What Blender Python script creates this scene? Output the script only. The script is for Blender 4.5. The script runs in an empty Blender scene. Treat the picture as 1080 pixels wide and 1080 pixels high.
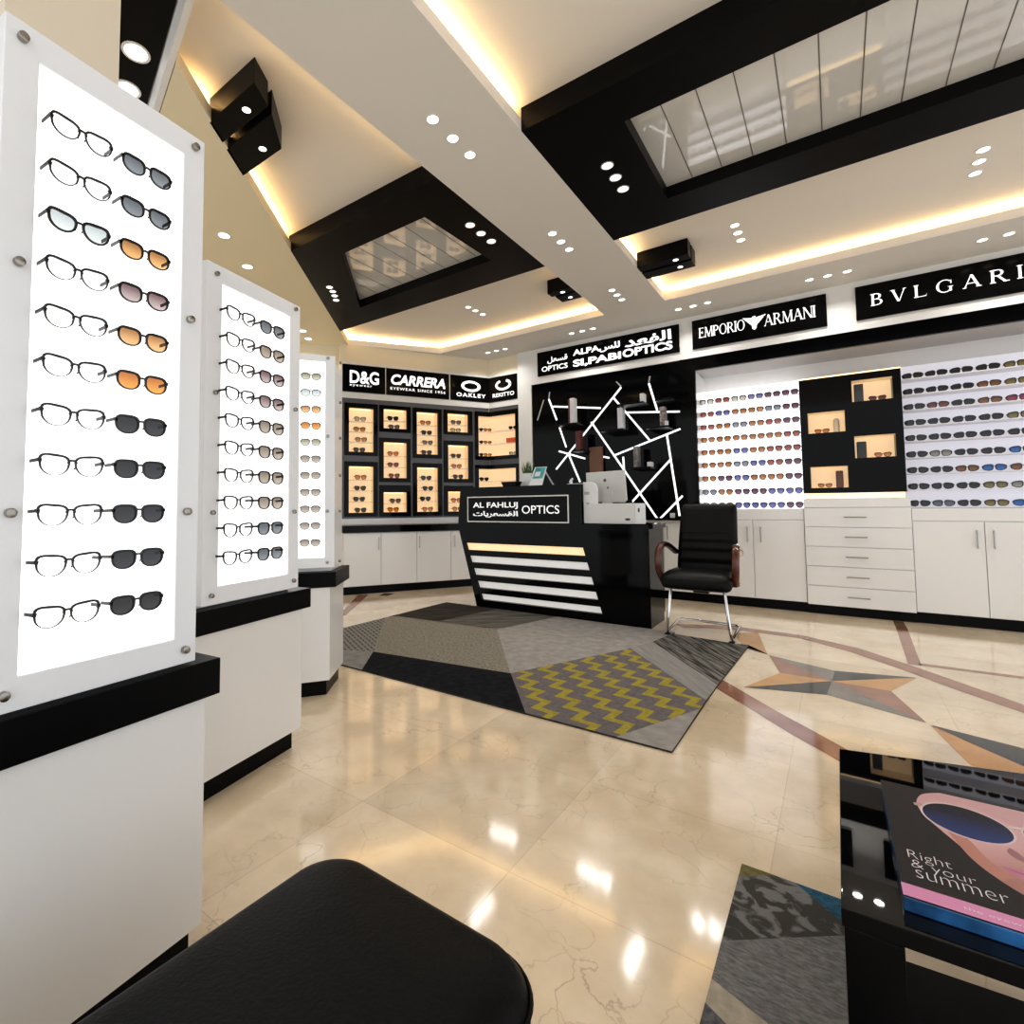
import bpy, bmesh, math, random
from mathutils import Vector, Matrix
random.seed(7)
PI = math.pi
scene = bpy.context.scene
COL = scene.collection

# ------------------------------------------------------------------ materials
def principled(name):
    m = bpy.data.materials.new(name); m.use_nodes = True
    nt = m.node_tree
    return m, nt, nt.nodes['Principled BSDF'], nt.nodes, nt.links

def mat(name, col, rough=.5, metal=0, spec=.5, emit=None, strength=0, coat=0, bump=0, bscale=80, alpha=1, var=0, vscale=3):
    m, nt, b, N, L = principled(name)
    b.inputs['Base Color'].default_value = (*col, 1)
    b.inputs['Roughness'].default_value = rough
    b.inputs['Metallic'].default_value = metal
    b.inputs['Specular IOR Level'].default_value = spec
    b.inputs['Coat Weight'].default_value = coat
    b.inputs['Coat Roughness'].default_value = .03
    b.inputs['Alpha'].default_value = alpha
    if emit:
        b.inputs['Emission Color'].default_value = (*emit, 1)
        b.inputs['Emission Strength'].default_value = strength
    tc = N.new('ShaderNodeTexCoord')
    nz = N.new('ShaderNodeTexNoise'); nz.inputs['Scale'].default_value = bscale if bump else vscale
    L.new(tc.outputs['Object'], nz.inputs['Vector'])
    if bump:
        bp = N.new('ShaderNodeBump'); bp.inputs['Strength'].default_value = bump; bp.inputs['Distance'].default_value = .004
        nz.inputs['Detail'].default_value = 6
        L.new(nz.outputs['Fac'], bp.inputs['Height']); L.new(bp.outputs['Normal'], b.inputs['Normal'])
    if var:
        nz2 = N.new('ShaderNodeTexNoise'); nz2.inputs['Scale'].default_value = vscale; nz2.inputs['Detail'].default_value = 8
        L.new(tc.outputs['Object'], nz2.inputs['Vector'])
        r = N.new('ShaderNodeValToRGB')
        r.color_ramp.elements[0].position = .3; r.color_ramp.elements[1].position = .7
        r.color_ramp.elements[0].color = (*[max(0, c*(1-var)) for c in col], 1)
        r.color_ramp.elements[1].color = (*[min(1, c*(1+var)) for c in col], 1)
        L.new(nz2.outputs['Fac'], r.inputs['Fac']); L.new(r.outputs['Color'], b.inputs['Base Color'])
    return m

def marble(name, base, vein, rough=.1, scale=1.0, tile=None, dark=.9):
    coat = .6 if tile else .2
    m, nt, b, N, L = principled(name)
    tc = N.new('ShaderNodeTexCoord')
    nz = N.new('ShaderNodeTexNoise'); nz.inputs['Scale'].default_value = 2.2*scale; nz.inputs['Detail'].default_value = 9; nz.inputs['Roughness'].default_value = .62
    L.new(tc.outputs['Object'], nz.inputs['Vector'])
    r = N.new('ShaderNodeValToRGB')
    e = r.color_ramp.elements
    e[0].position = .30; e[0].color = (base[0]*dark*.93, base[1]*dark*.88, base[2]*dark*.80, 1)
    e[1].position = .68; e[1].color = (*[min(1, c*1.1) for c in base], 1)
    L.new(nz.outputs['Fac'], r.inputs['Fac'])
    # warped voronoi edges are the thin veins
    mx = N.new('ShaderNodeMix'); mx.data_type = 'RGBA'; mx.inputs['Factor'].default_value = .35
    nz2 = N.new('ShaderNodeTexNoise'); nz2.inputs['Scale'].default_value = 4*scale; nz2.inputs['Detail'].default_value = 5
    L.new(tc.outputs['Object'], nz2.inputs['Vector'])
    L.new(tc.outputs['Object'], mx.inputs[6]); L.new(nz2.outputs['Color'], mx.inputs[7])
    vo = N.new('ShaderNodeTexVoronoi'); vo.feature = 'DISTANCE_TO_EDGE'; vo.inputs['Scale'].default_value = 7.5*scale
    L.new(mx.outputs[2], vo.inputs['Vector'])
    r2 = N.new('ShaderNodeValToRGB')
    r2.color_ramp.elements[0].position = 0; r2.color_ramp.elements[0].color = (1, 1, 1, 1)
    r2.color_ramp.elements[1].position = .022; r2.color_ramp.elements[1].color = (0, 0, 0, 1)
    L.new(vo.outputs['Distance'], r2.inputs['Fac'])
    msk = N.new('ShaderNodeTexNoise'); msk.inputs['Scale'].default_value = 3*scale
    L.new(tc.outputs['Object'], msk.inputs['Vector'])
    mr = N.new('ShaderNodeMapRange'); mr.inputs[1].default_value = .42; mr.inputs[2].default_value = .68; mr.inputs[3].default_value = 0; mr.inputs[4].default_value = .7
    L.new(msk.outputs['Fac'], mr.inputs[0])
    mu = N.new('ShaderNodeMath'); mu.operation = 'MULTIPLY'
    L.new(r2.outputs['Color'], mu.inputs[0]); L.new(mr.outputs[0], mu.inputs[1])
    m2 = N.new('ShaderNodeMix'); m2.data_type = 'RGBA'
    L.new(mu.outputs[0], m2.inputs['Factor']); L.new(r.outputs['Color'], m2.inputs[6]); m2.inputs[7].default_value = (*vein, 1)
    out = m2.outputs[2]
    if tile:
        mp = N.new('ShaderNodeMapping'); mp.inputs['Location'].default_value = (.21, -2.12, 0)
        L.new(tc.outputs['Object'], mp.inputs['Vector'])
        bk = N.new('ShaderNodeTexBrick'); bk.offset = 0; bk.squash = 1
        bk.inputs['Scale'].default_value = 1; bk.inputs['Brick Width'].default_value = tile; bk.inputs['Row Height'].default_value = tile
        bk.inputs['Mortar Size'].default_value = .0016; bk.inputs['Mortar Smooth'].default_value = .1
        bk.inputs['Color1'].default_value = (.90, .89, .87, 1); bk.inputs['Color2'].default_value = (1.05, 1.04, 1.02, 1); bk.inputs['Mortar'].default_value = (.82, .77, .72, 1)
        L.new(mp.outputs[0], bk.inputs['Vector'])
        m3 = N.new('ShaderNodeMix'); m3.data_type = 'RGBA'; m3.blend_type = 'MULTIPLY'; m3.inputs['Factor'].default_value = 1
        L.new(out, m3.inputs[6]); L.new(bk.outputs['Color'], m3.inputs[7]); out = m3.outputs[2]
    L.new(out, b.inputs['Base Color'])
    b.inputs['Roughness'].default_value = rough
    b.inputs['Specular IOR Level'].default_value = .6; b.inputs['Coat Weight'].default_value = coat; b.inputs['Coat Roughness'].default_value = .085; b.inputs['Coat IOR'].default_value = 1.55
    return m

def carpet(name, c1, c2, kind='fleck', scale=60, rot=0, stretch=1):
    m, nt, b, N, L = principled(name)
    tc = N.new('ShaderNodeTexCoord'); mp = N.new('ShaderNodeMapping')
    mp.inputs['Rotation'].default_value = (0, 0, rot); mp.inputs['Scale'].default_value = (scale, scale, 1) if kind == 'zigzag' else (1, stretch, 1)
    L.new(tc.outputs['Object'], mp.inputs['Vector'])
    if kind == 'zigzag':
        # yellow zig-zag bands running across a grey ground
        sep = N.new('ShaderNodeSeparateXYZ'); L.new(mp.outputs[0], sep.inputs[0])
        def M(op, a, bv):
            n = N.new('ShaderNodeMath'); n.operation = op
            for i, v in ((0, a), (1, bv)):
                if isinstance(v, (int, float)): n.inputs[i].default_value = v
                else: L.new(v, n.inputs[i])
            return n.outputs[0]
        pp = M('PINGPONG', M('MULTIPLY', sep.outputs['X'], 1.0), .085)
        v = M('FRACT', M('DIVIDE', M('ADD', sep.outputs['Y'], pp), .178), 0)
        g = M('GREATER_THAN', v, .64)
        nz = N.new('ShaderNodeTexNoise'); nz.inputs['Scale'].default_value = 45; nz.inputs['Detail'].default_value = 5
        L.new(tc.outputs['Object'], nz.inputs['Vector'])
        k = N.new('ShaderNodeMix'); k.data_type = 'RGBA'
        L.new(g, k.inputs['Factor']); k.inputs[6].default_value = (*c1, 1); k.inputs[7].default_value = (*c2, 1)
        k2 = N.new('ShaderNodeMix'); k2.data_type = 'RGBA'; k2.blend_type = 'OVERLAY'; k2.inputs['Factor'].default_value = .4
        L.new(k.outputs[2], k2.inputs[6]); L.new(nz.outputs['Fac'], k2.inputs[7])
        col = k2.outputs[2]
    else:
        if kind == 'stripe':
            t = N.new('ShaderNodeTexWave'); t.inputs['Scale'].default_value = scale; t.inputs['Distortion'].default_value = 3
            t.inputs['Detail'].default_value = 6; t.inputs['Detail Scale'].default_value = 3
        elif kind == 'streak':
            t = N.new('ShaderNodeTexNoise'); t.inputs['Scale'].default_value = 1; t.inputs['Detail'].default_value = 4; t.inputs['Roughness'].default_value = .6
            mp.inputs['Scale'].default_value = (1, 1, 1)
            mp2 = N.new('ShaderNodeMapping'); mp2.inputs['Scale'].default_value = (scale, scale*.06, 1)
            L.new(mp.outputs[0], mp2.inputs['Vector']); mp = mp2
        elif kind == 'blotch':
            t = N.new('ShaderNodeTexNoise'); t.inputs['Scale'].default_value = scale; t.inputs['Detail'].default_value = 3; t.inputs['Distortion'].default_value = 2.2
        elif kind == 'grid':
            t = N.new('ShaderNodeTexBrick'); t.inputs['Scale'].default_value = scale; t.inputs['Mortar Size'].default_value = .09
            t.inputs['Color1'].default_value = (0, 0, 0, 1); t.inputs['Color2'].default_value = (.3, .3, .3, 1); t.inputs['Mortar'].default_value = (1, 1, 1, 1)
        else:
            t = N.new('ShaderNodeTexNoise'); t.inputs['Scale'].default_value = scale; t.inputs['Detail'].default_value = 6
        L.new(mp.outputs[0], t.inputs['Vector'])
        r = N.new('ShaderNodeValToRGB')
        lo, hi = {'blotch': (.47, .55), 'grid': (.1, .9), 'streak': (.40, .60), 'stripe': (.25, .75)}.get(kind, (.3, .7))
        r.color_ramp.elements[0].position = lo; r.color_ramp.elements[0].color = (*c1, 1)
        r.color_ramp.elements[1].position = hi; r.color_ramp.elements[1].color = (*c2, 1)
        L.new(t.outputs[0], r.inputs['Fac']); col = r.outputs['Color']
    L.new(col, b.inputs['Base Color'])
    b.inputs['Roughness'].default_value = .95; b.inputs['Specular IOR Level'].default_value = .1
    nb = N.new('ShaderNodeTexNoise'); nb.inputs['Scale'].default_value = 220
    L.new(tc.outputs['Object'], nb.inputs['Vector'])
    bp = N.new('ShaderNodeBump'); bp.inputs['Strength'].default_value = .5; bp.inputs['Distance'].default_value = .004
    L.new(nb.outputs['Fac'], bp.inputs['Height']); L.new(bp.outputs['Normal'], b.inputs['Normal'])
    return m

def lens_mat(name, top, bot, gloss=.08):
    m = bpy.data.materials.new(name); m.use_nodes = True
    nt = m.node_tree; N = nt.nodes; L = nt.links
    N.remove(N['Principled BSDF'])
    out = N['Material Output']
    tc = N.new('ShaderNodeTexCoord'); sep = N.new('ShaderNodeSeparateXYZ'); L.new(tc.outputs['Generated'], sep.inputs[0])
    r = N.new('ShaderNodeValToRGB')
    r.color_ramp.elements[0].position = .15; r.color_ramp.elements[0].color = (*bot, 1)
    r.color_ramp.elements[1].position = .85; r.color_ramp.elements[1].color = (*top, 1)
    L.new(sep.outputs['Z'], r.inputs['Fac'])
    t = N.new('ShaderNodeBsdfTransparent'); L.new(r.outputs['Color'], t.inputs['Color'])
    g = N.new('ShaderNodeBsdfGlossy'); g.inputs['Roughness'].default_value = .05
    lw = N.new('ShaderNodeLayerWeight'); lw.inputs['Blend'].default_value = .5
    pw = N.new('ShaderNodeMath'); pw.operation = 'POWER'; pw.inputs[1].default_value = 5; L.new(lw.outputs['Facing'], pw.inputs[0])
    ad = N.new('ShaderNodeMath'); ad.operation = 'MULTIPLY_ADD'; ad.inputs[1].default_value = .6; ad.inputs[2].default_value = gloss*.7; L.new(pw.outputs[0], ad.inputs[0])
    mi = N.new('ShaderNodeMixShader'); L.new(ad.outputs[0], mi.inputs[0]); L.new(t.outputs[0], mi.inputs[1]); L.new(g.outputs[0], mi.inputs[2])
    L.new(mi.outputs[0], out.inputs['Surface'])
    return m

WHITE = mat('white_laminate', (.85, .845, .84), .22, coat=.25)
WHITE2 = mat('white_paint', (.78, .765, .74), .55)
CEIL = mat('ceiling_paint', (.76, .735, .695), .8)
TRAY = mat('tray_paint', (.82, .78, .72), .8)
BEIGE = mat('beige_wall', (.80, .71, .54), .6)
CEILW = mat('warm_soffit_paint', (.80, .71, .52), .8)
PILLAR = mat('pillar_paint', (.74, .66, .54), .7)
BLACKG = mat('black_gloss', (.003, .003, .0035), .07, spec=.16)
BLACKS = mat('black_satin', (.004, .004, .0045), .3, spec=.12)
BLACKC = mat('black_ceiling', (.005, .0045, .0045), .42, spec=.12)
SIGNB = mat('sign_black', (.003, .003, .0035), .14, spec=.14)
GREYM = mat('grey_metal', (.12, .12, .125), .35, metal=.5)
STEEL = mat('brushed_steel', (.42, .41, .40), .3, metal=1)
CHROME = mat('chrome', (.75, .75, .76), .08, metal=1)
BOLT = mat('bolt_steel', (.34, .32, .29), .25, metal=1)
FROST = mat('frosted_panel_rim', (.70, .71, .73), .3, coat=.2, emit=(.95, .97, 1), strength=.10)  # slight emission stands in for light coming through the acrylic from behind
LETTER = mat('letter_white', (.9, .9, .9), .5, emit=(1, 1, 1), strength=.75)
LIT = mat('backlit_white', (.9, .9, .9), .4, emit=(1, 1, 1), strength=.98)
LITBAY = mat('backlit_cool_white', (.9, .9, .92), .4, emit=(.97, .97, 1), strength=1.05)
GLOWGREY = mat('grey_panel_glow', (.70, .69, .74), .3, emit=(.93, .92, 1), strength=.28)  # panel merely reflects; its brightness is put in as a weak glow
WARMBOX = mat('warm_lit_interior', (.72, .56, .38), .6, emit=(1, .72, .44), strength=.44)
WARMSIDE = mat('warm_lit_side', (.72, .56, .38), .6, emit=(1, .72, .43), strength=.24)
WARMLED = mat('warm_led', (1, .8, .5), .5, emit=(1, .68, .34), strength=1.25)
COVE = mat('cove_led', (1, .8, .5), .5, emit=(1, .69, .34), strength=12)
SPOTLENS = mat('downlight_lens', (1, 1, 1), .5, emit=(1, .97, .91), strength=2.2)
SPOTRIM = mat('downlight_rim', (.8, .78, .74), .4)
LEDW = mat('white_led_strip', (.9, .9, .9), .5, emit=(.98, .99, 1), strength=.85)
ACRYL = mat('clear_acrylic_shelf', (.80, .82, .86), .1, alpha=.45)
FRAMEB = mat('black_eyewear_frame', (.012, .012, .012), .3)
FRAMEN = mat('brown_eyewear_frame', (.10, .035, .012), .3)
FRAMEM = mat('thin_dark_metal', (.10, .095, .09), .3, metal=.7)
GOLD = mat('gold_wire', (.75, .5, .2), .25, metal=1)
LEATHER = mat('black_leather', (.0045, .0045, .005), .44, spec=.16, bump=.35, bscale=130)
LEATHERC = mat('black_chair_leather', (.005, .005, .0055), .38, spec=.22, bump=.10, bscale=160)
WOOD = mat('dark_red_wood', (.085, .022, .012), .22, coat=.4, var=.5, vscale=14)
PLASTW = mat('white_plastic', (.78, .79, .80), .3)
MONW = mat('monitor_silver_white', (.66, .66, .64), .35)
PLANK = mat('glossy_white_plank', (.74, .74, .72), .035, spec=1, coat=.8)
SEAMM = mat('dark_seam', (.16, .15, .14), .5)
FLOORM = marble('beige_marble', (.89, .77, .605), (.50, .37, .25), .10, 1, tile=.66)
PINKM = marble('rose_marble', (.36, .185, .135), (.30, .16, .12), .1, 1.6)
GREYMB = marble('grey_marble', (.24, .225, .205), (.12, .11, .10), .1, 1.8)
DARKMB = marble('dark_marble', (.014, .015, .016), (.10, .10, .10), .1, 1.8)
YELMB = marble('honey_marble', (.64, .35, .125), (.42, .19, .06), .1, 1.6)
BRNMB = marble('brown_marble', (.22, .13, .08), (.12, .07, .04), .1, 1.6)

LENS = {
 'c': lens_mat('clear_lens', (.90, .91, .92), (.97, .97, .97), .02),
 's': lens_mat('pale_smoke_lens', (.36, .40, .41), (.52, .56, .56), .05),
 'g': lens_mat('grey_lens', (.10, .11, .125), (.19, .21, .23)),
 'k': lens_mat('black_lens', (.016, .017, .02), (.032, .034, .038)),
 'n': lens_mat('brown_lens', (.30, .16, .065), (.60, .36, .17)),
 'o': lens_mat('amber_lens', (.36, .13, .03), (.60, .28, .07)),
 'v': lens_mat('mauve_lens', (.17, .115, .12), (.40, .34, .34)),
 'w': lens_mat('warm_grey_lens', (.20, .17, .14), (.36, .32, .27)),
 't': lens_mat('olive_lens', (.22, .21, .15), (.42, .42, .34)),
 'r': lens_mat('red_brown_lens', (.13, .032, .026), (.27, .09, .065)),
 'p': lens_mat('plum_lens', (.06, .026, .04), (.15, .07, .10)),
 'b': lens_mat('indigo_lens', (.06, .06, .15), (.13, .13, .29)),
 'B': lens_mat('blue_lens', (.02, .10, .34), (.05, .22, .55)),
 'a': lens_mat('dark_amber_lens', (.16, .060, .020), (.33, .15, .06)),
 'y': lens_mat('olive_yellow_lens', (.14, .11, .03), (.32, .26, .08)),
 'R': lens_mat('crimson_lens', (.18, .02, .05), (.42, .08, .13)),
}
TINT = {'c': 'clear', 's': 'pale smoke', 'g': 'grey', 'k': 'black', 'n': 'brown', 'o': 'amber', 'v': 'mauve', 'w': 'warm grey', 't': 'olive',
        'r': 'red-brown', 'p': 'plum', 'b': 'indigo', 'B': 'blue', 'y': 'olive-yellow', 'a': 'brown-amber', 'R': 'crimson'}

# ------------------------------------------------------------------ mesh builder
class MB:
    def __init__(s): s.v = []; s.f = []; s.m = []; s.cur = 0
    def face(s, pts):
        i = len(s.v); s.v += [tuple(p) for p in pts]; s.f.append(tuple(range(i, i+len(pts)))); s.m.append(s.cur); return s
    def extrude(s, pts, vec):
        "closed prism: polygon pts (3-D) swept along vec"
        n = len(pts); i = len(s.v); vec = Vector(vec)
        s.v += [tuple(p) for p in pts] + [tuple(Vector(p)+vec) for p in pts]
        s.f.append(tuple(range(i, i+n))[::-1]); s.f.append(tuple(range(i+n, i+2*n))); s.m += [s.cur]*2
        for k in range(n):
            j = (k+1) % n; s.f.append((i+k, i+j, i+n+j, i+n+k)); s.m.append(s.cur)
        return s
    def box(s, x0, x1, y0, y1, z0, z1):
        return s.extrude([(x0, y0, z0), (x1, y0, z0), (x1, y1, z0), (x0, y1, z0)], (0, 0, z1-z0))
    def prism(s, poly, z0, z1): return s.extrude([(x, y, z0) for x, y in poly], (0, 0, z1-z0))
    def xz(s, poly, y0, y1): return s.extrude([(x, y0, z) for x, z in poly], (0, y1-y0, 0))
    def tube(s, path, r, n=8, cap=True, ry=None):
        path = [Vector(p) for p in path]; rs = r if isinstance(r, (list, tuple)) else [r]*len(path)
        base = len(s.v); prev = None
        for k, p in enumerate(path):
            if k == 0: d = path[1]-path[0]
            elif k == len(path)-1: d = path[-1]-path[-2]
            else: d = (path[k+1]-p).normalized()+(p-path[k-1]).normalized()
            d.normalize()
            if prev is None:
                a = Vector((0, 0, 1)) if abs(d.z) < .9 else Vector((1, 0, 0))
                u = d.cross(a).normalized()
            else:
                u = (prev-d*prev.dot(d)).normalized()
            prev = u; w = d.cross(u)
            for q in range(n):
                t = 2*PI*q/n; s.v.append(tuple(p+u*math.cos(t)*rs[k]+w*math.sin(t)*(rs[k] if ry is None else ry)))
        for k in range(len(path)-1):
            for q in range(n):
                a = base+k*n+q; b_ = base+k*n+(q+1) % n
                s.f.append((a, b_, b_+n, a+n)); s.m.append(s.cur)
        if cap:
            s.f.append(tuple(range(base, base+n))[::-1]); s.m.append(s.cur)
            e = base+(len(path)-1)*n; s.f.append(tuple(range(e, e+n))); s.m.append(s.cur)
        return s
    def cyl(s, p, q, r, n=16): return s.tube([p, q], r, n)
    def ring(s, outer, inner, vec):
        "frame between two same-length outlines, swept along vec"
        n = len(outer); i = len(s.v); vec = Vector(vec)
        for P in (outer, inner): s.v += [tuple(p) for p in P]
        for P in (outer, inner): s.v += [tuple(Vector(p)+vec) for p in P]
        for k in range(n):
            j = (k+1) % n
            for q in ((i+k, i+j, i+n+j, i+n+k), (i+2*n+k, i+3*n+k, i+3*n+j, i+2*n+j), (i+k, i+2*n+k, i+2*n+j, i+j), (i+n+k, i+n+j, i+3*n+j, i+3*n+k)):
                s.f.append(q); s.m.append(s.cur)
        return s
    def rrect(s, x0, x1, z0, z1, X0, X1, Z0, Z1, y0, y1):
        "rectangular frame in the xz plane"
        o = [(X0, y0, Z0), (X1, y0, Z0), (X1, y0, Z1), (X0, y0, Z1)]; i = [(x0, y0, z0), (x1, y0, z0), (x1, y0, z1), (x0, y0, z1)]
        return s.ring(o, i, (0, y1-y0, 0))

def root_of(o):
    while o.parent: o = o.parent
    return o

def obj(name, mb, mats, parent=None, world=False, bev=0, seg=2, smooth=0, kind=None):
    me = bpy.data.meshes.new(name)
    vs = mb.v
    if world and parent is not None:
        r = root_of(parent); Mi = (Matrix.Translation(r.location) @ Matrix.Rotation(r.rotation_euler.z, 4, 'Z')).inverted()
        vs = [tuple(Mi @ Vector(v)) for v in vs]
    me.from_pydata(vs, [], mb.f)
    if not isinstance(mats, (list, tuple)): mats = [mats]
    for m in mats: me.materials.append(m)
    for p, k in zip(me.polygons, mb.m): p.material_index = k
    bm = bmesh.new(); bm.from_mesh(me)
    bmesh.ops.recalc_face_normals(bm, faces=bm.faces)
    if bev:
        ed = [e for e in bm.edges if len(e.link_faces) == 2 and e.calc_face_angle(0) > .6]
        bmesh.ops.bevel(bm, geom=ed, offset=bev, segments=seg, affect='EDGES', profile=.5, clamp_overlap=True)
    bm.to_mesh(me); bm.free()
    if smooth:
        me.polygons.foreach_set('use_smooth', [True]*len(me.polygons))
        me.set_sharp_from_angle(angle=math.radians(smooth))
    o = bpy.data.objects.new(name, me); COL.objects.link(o)
    if parent is not None: o.parent = parent
    if kind: o['kind'] = kind
    return o

def tag(o, label, cat, group=None):
    o['label'] = label; o['category'] = cat
    if group: o['group'] = group
    return o

def thing(name, label, cat, loc=(0, 0, 0), rz=0, group=None):
    o = bpy.data.objects.new(name, None); COL.objects.link(o)
    o.empty_display_size = .05
    o.location = loc; o.rotation_euler = (0, 0, rz)
    return tag(o, label, cat, group)

def struct(name, mb, m, bev=0, smooth=0):
    return obj(name, mb, m, None, bev=bev, smooth=smooth, kind='structure')

# ------------------------------------------------------------------ lettering
def fit_mesh(name, verts2, faces, mats, origin, right, up, x0, x1, z0, z1, parent, world, depth=.004, shear=0):
    xs = [v[0] for v in verts2]; ys = [v[1] for v in verts2]
    ax, bx, ay, by = min(xs), max(xs), min(ys), max(ys)
    O = Vector(origin); R = Vector(right); U = Vector(up)
    nrm = R.cross(U)
    mb = MB()
    mb.v = [tuple(O+R*(x0+(v[0]-ax)/(bx-ax)*(x1-x0))+U*(z0+(v[1]-ay)/(by-ay)*(z1-z0))+nrm*depth) for v in verts2]
    mb.f = faces; mb.m = [0]*len(faces)
    return obj(name, mb, mats, parent, world)

def glyphs(body, offset=0, shear=0, space=1, line=.85):
    c = bpy.data.curves.new('glyphs', 'FONT'); c.body = body; c.offset = offset; c.shear = shear; c.space_character = space; c.space_line = line
    c.resolution_u = 4
    o = bpy.data.objects.new('glyphs', c); COL.objects.link(o)
    bpy.context.view_layer.update()
    dg = bpy.context.evaluated_depsgraph_get()
    me = o.evaluated_get(dg).to_mesh()
    v = [(p.co.x, p.co.y) for p in me.vertices]; f = [tuple(p.vertices) for p in me.polygons]
    o.evaluated_get(dg).to_mesh_clear()
    bpy.data.objects.remove(o); bpy.data.curves.remove(c)
    return v, f

def text(body, mats, origin, right, up, x0, x1, z0, z1, parent, world=True, offset=0, shear=0, space=1, depth=.004, name='lettering'):
    v, f = glyphs(body, offset, shear, space)
    if not v: return None
    return fit_mesh(name, v, f, mats, origin, right, up, x0, x1, z0, z1, parent, world, depth)

# hand-built roman capitals with serifs: thick stems, thin hairlines
def serif(word, thick=.15, thin=.055, gap=.13, serf=.05):
    V = []; F = []
    def quad(*p):
        i = len(V); V.extend(p); F.append(tuple(range(i, i+len(p))))
    def bar(x0, y0, x1, y1, w):       # slanted stroke of horizontal width w
        quad((x0, y0), (x0+w, y0), (x1+w, y1), (x1, y1))
    def arc(cx, cy, rx, ry, a0, a1, tk, tn, n=20):
        pts = []
        for k in range(n+1):
            a = math.radians(a0+(a1-a0)*k/n); w = tn+(tk-tn)*abs(math.cos(a))
            pts.append(((cx+rx*math.cos(a), cy+ry*math.sin(a)), (cx+(rx-w)*math.cos(a), cy+(ry-min(w, tn*1.15))*math.sin(a))))
        for k in range(n): quad(pts[k][0], pts[k+1][0], pts[k+1][1], pts[k][1])
    def foot(x, w, y):
        s = serf*.8
        quad((x-serf*1.4, y), (x+w+serf*1.4, y), (x+w+serf*1.4, y+(s if y < .5 else -s)), (x-serf*1.4, y+(s if y < .5 else -s)))
    x = 0
    for ch in word:
        T = thick; t = thin
        if ch == ' ': x += .35; continue
        if ch == 'I':
            bar(x, 0, x, 1, T); foot(x, T, 0); foot(x, T, 1); w = T
        elif ch == 'L':
            bar(x, 0, x, 1, T); foot(x, T, 1); quad((x-.06, 0), (x+.58, 0), (x+.62, .26), (x+.56, t), (x-.06, t)); w = .6
        elif ch == 'E':
            bar(x, 0, x, 1, T)
            quad((x-.06, 0), (x+.58, 0), (x+.62, .24), (x+.56, t), (x-.06, t)); quad((x-.06, 1-t), (x+.52, 1-t), (x+.56, .78), (x+.56, 1), (x-.06, 1))
            quad((x, .49), (x+.40, .49), (x+.40, .49+t), (x, .49+t)); quad((x+.37, .40), (x+.42, .40), (x+.42, .65), (x+.37, .65)); w = .6
        elif ch == 'M':
            bar(x+.03, 0, x+.08, 1, t); bar(x+.06, 1, x+.40, 0, T*.95); bar(x+.42, 0, x+.78, 1, t); bar(x+.78, 0, x+.74, 1, T)
            foot(x+.03, t, 0); foot(x+.78, T, 0); foot(x+.06, t, 1); foot(x+.76, T, 1)
            w = .95
        elif ch == 'N':
            bar(x+.03, 0, x+.03, 1, t); bar(x, 1, x+.62, 0, T); bar(x+.70, 0, x+.70, 1, t); foot(x+.03, t, 0); foot(x+.70, t, 1); foot(x, t, 1); w = .78
        elif ch == 'A':
            bar(x+.02, 0, x+.36, 1, t); bar(x+.32, 1, x+.66, 0, T) if False else bar(x+.66, 0, x+.33, 1, T)
            quad((x+.14, .32), (x+.62, .32), (x+.62, .32+t), (x+.14, .32+t)); foot(x+.02, t, 0); foot(x+.66, T, 0); w = .82
        elif ch == 'V':
            bar(x+.30, 0, x, 1, T); bar(x+.38, 0, x+.68, 1, t); foot(x, T, 1); foot(x+.68, t, 1); w = .76
        elif ch == 'O':
            arc(x+.44, .5, .44, .52, 0, 360, T, t, 40); w = .88
        elif ch == 'G':
            arc(x+.44, .5, .44, .52, 48, 320, T, t, 34); bar(x+.66, .06, x+.66, .42, T*.9); foot(x+.66, T*.9, .40); quad((x+.72, .66), (x+.78, .66), (x+.78, .96), (x+.72, .88)); w = .86
        elif ch == 'P':
            bar(x, 0, x, 1, T); foot(x, T, 0); foot(x, T, 1); arc(x+.30, .735, .28, .265, -90, 90, T, t); quad((x, 1-t), (x+.31, 1-t), (x+.31, 1), (x, 1)); quad((x, .47), (x+.31, .47), (x+.31, .47+t), (x, .47+t)); w = .58
        elif ch == 'R':
            bar(x, 0, x, 1, T); foot(x, T, 0); foot(x, T, 1); arc(x+.30, .75, .28, .25, -90, 90, T, t); quad((x, 1-t), (x+.31, 1-t), (x+.31, 1), (x, 1)); quad((x, .5), (x+.31, .5), (x+.31, .5+t), (x, .5+t))
            bar(x+.58, 0, x+.24, .52, T); quad((x+.56, 0), (x+.84, 0), (x+.84, t), (x+.56, t)); w = .74
        elif ch == 'B':
            bar(x, 0, x, 1, T); foot(x, T, 0); foot(x, T, 1)
            arc(x+.28, .76, .26, .24, -90, 90, T, t); arc(x+.30, .265, .31, .265, -90, 90, T, t)
            for y in (0, .5, 1-t): quad((x, y), (x+.31, y), (x+.31, y+t), (x, y+t))
            w = .62
        x += w+gap
    return V, F

# ------------------------------------------------------------------ SETTING
fl = MB(); fl.face([(-9, -2, 0), (4.5, -2, 0), (4.5, 7.3, 0), (-9, 7.3, 0)])
struct('floor', fl, FLOORM)
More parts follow.
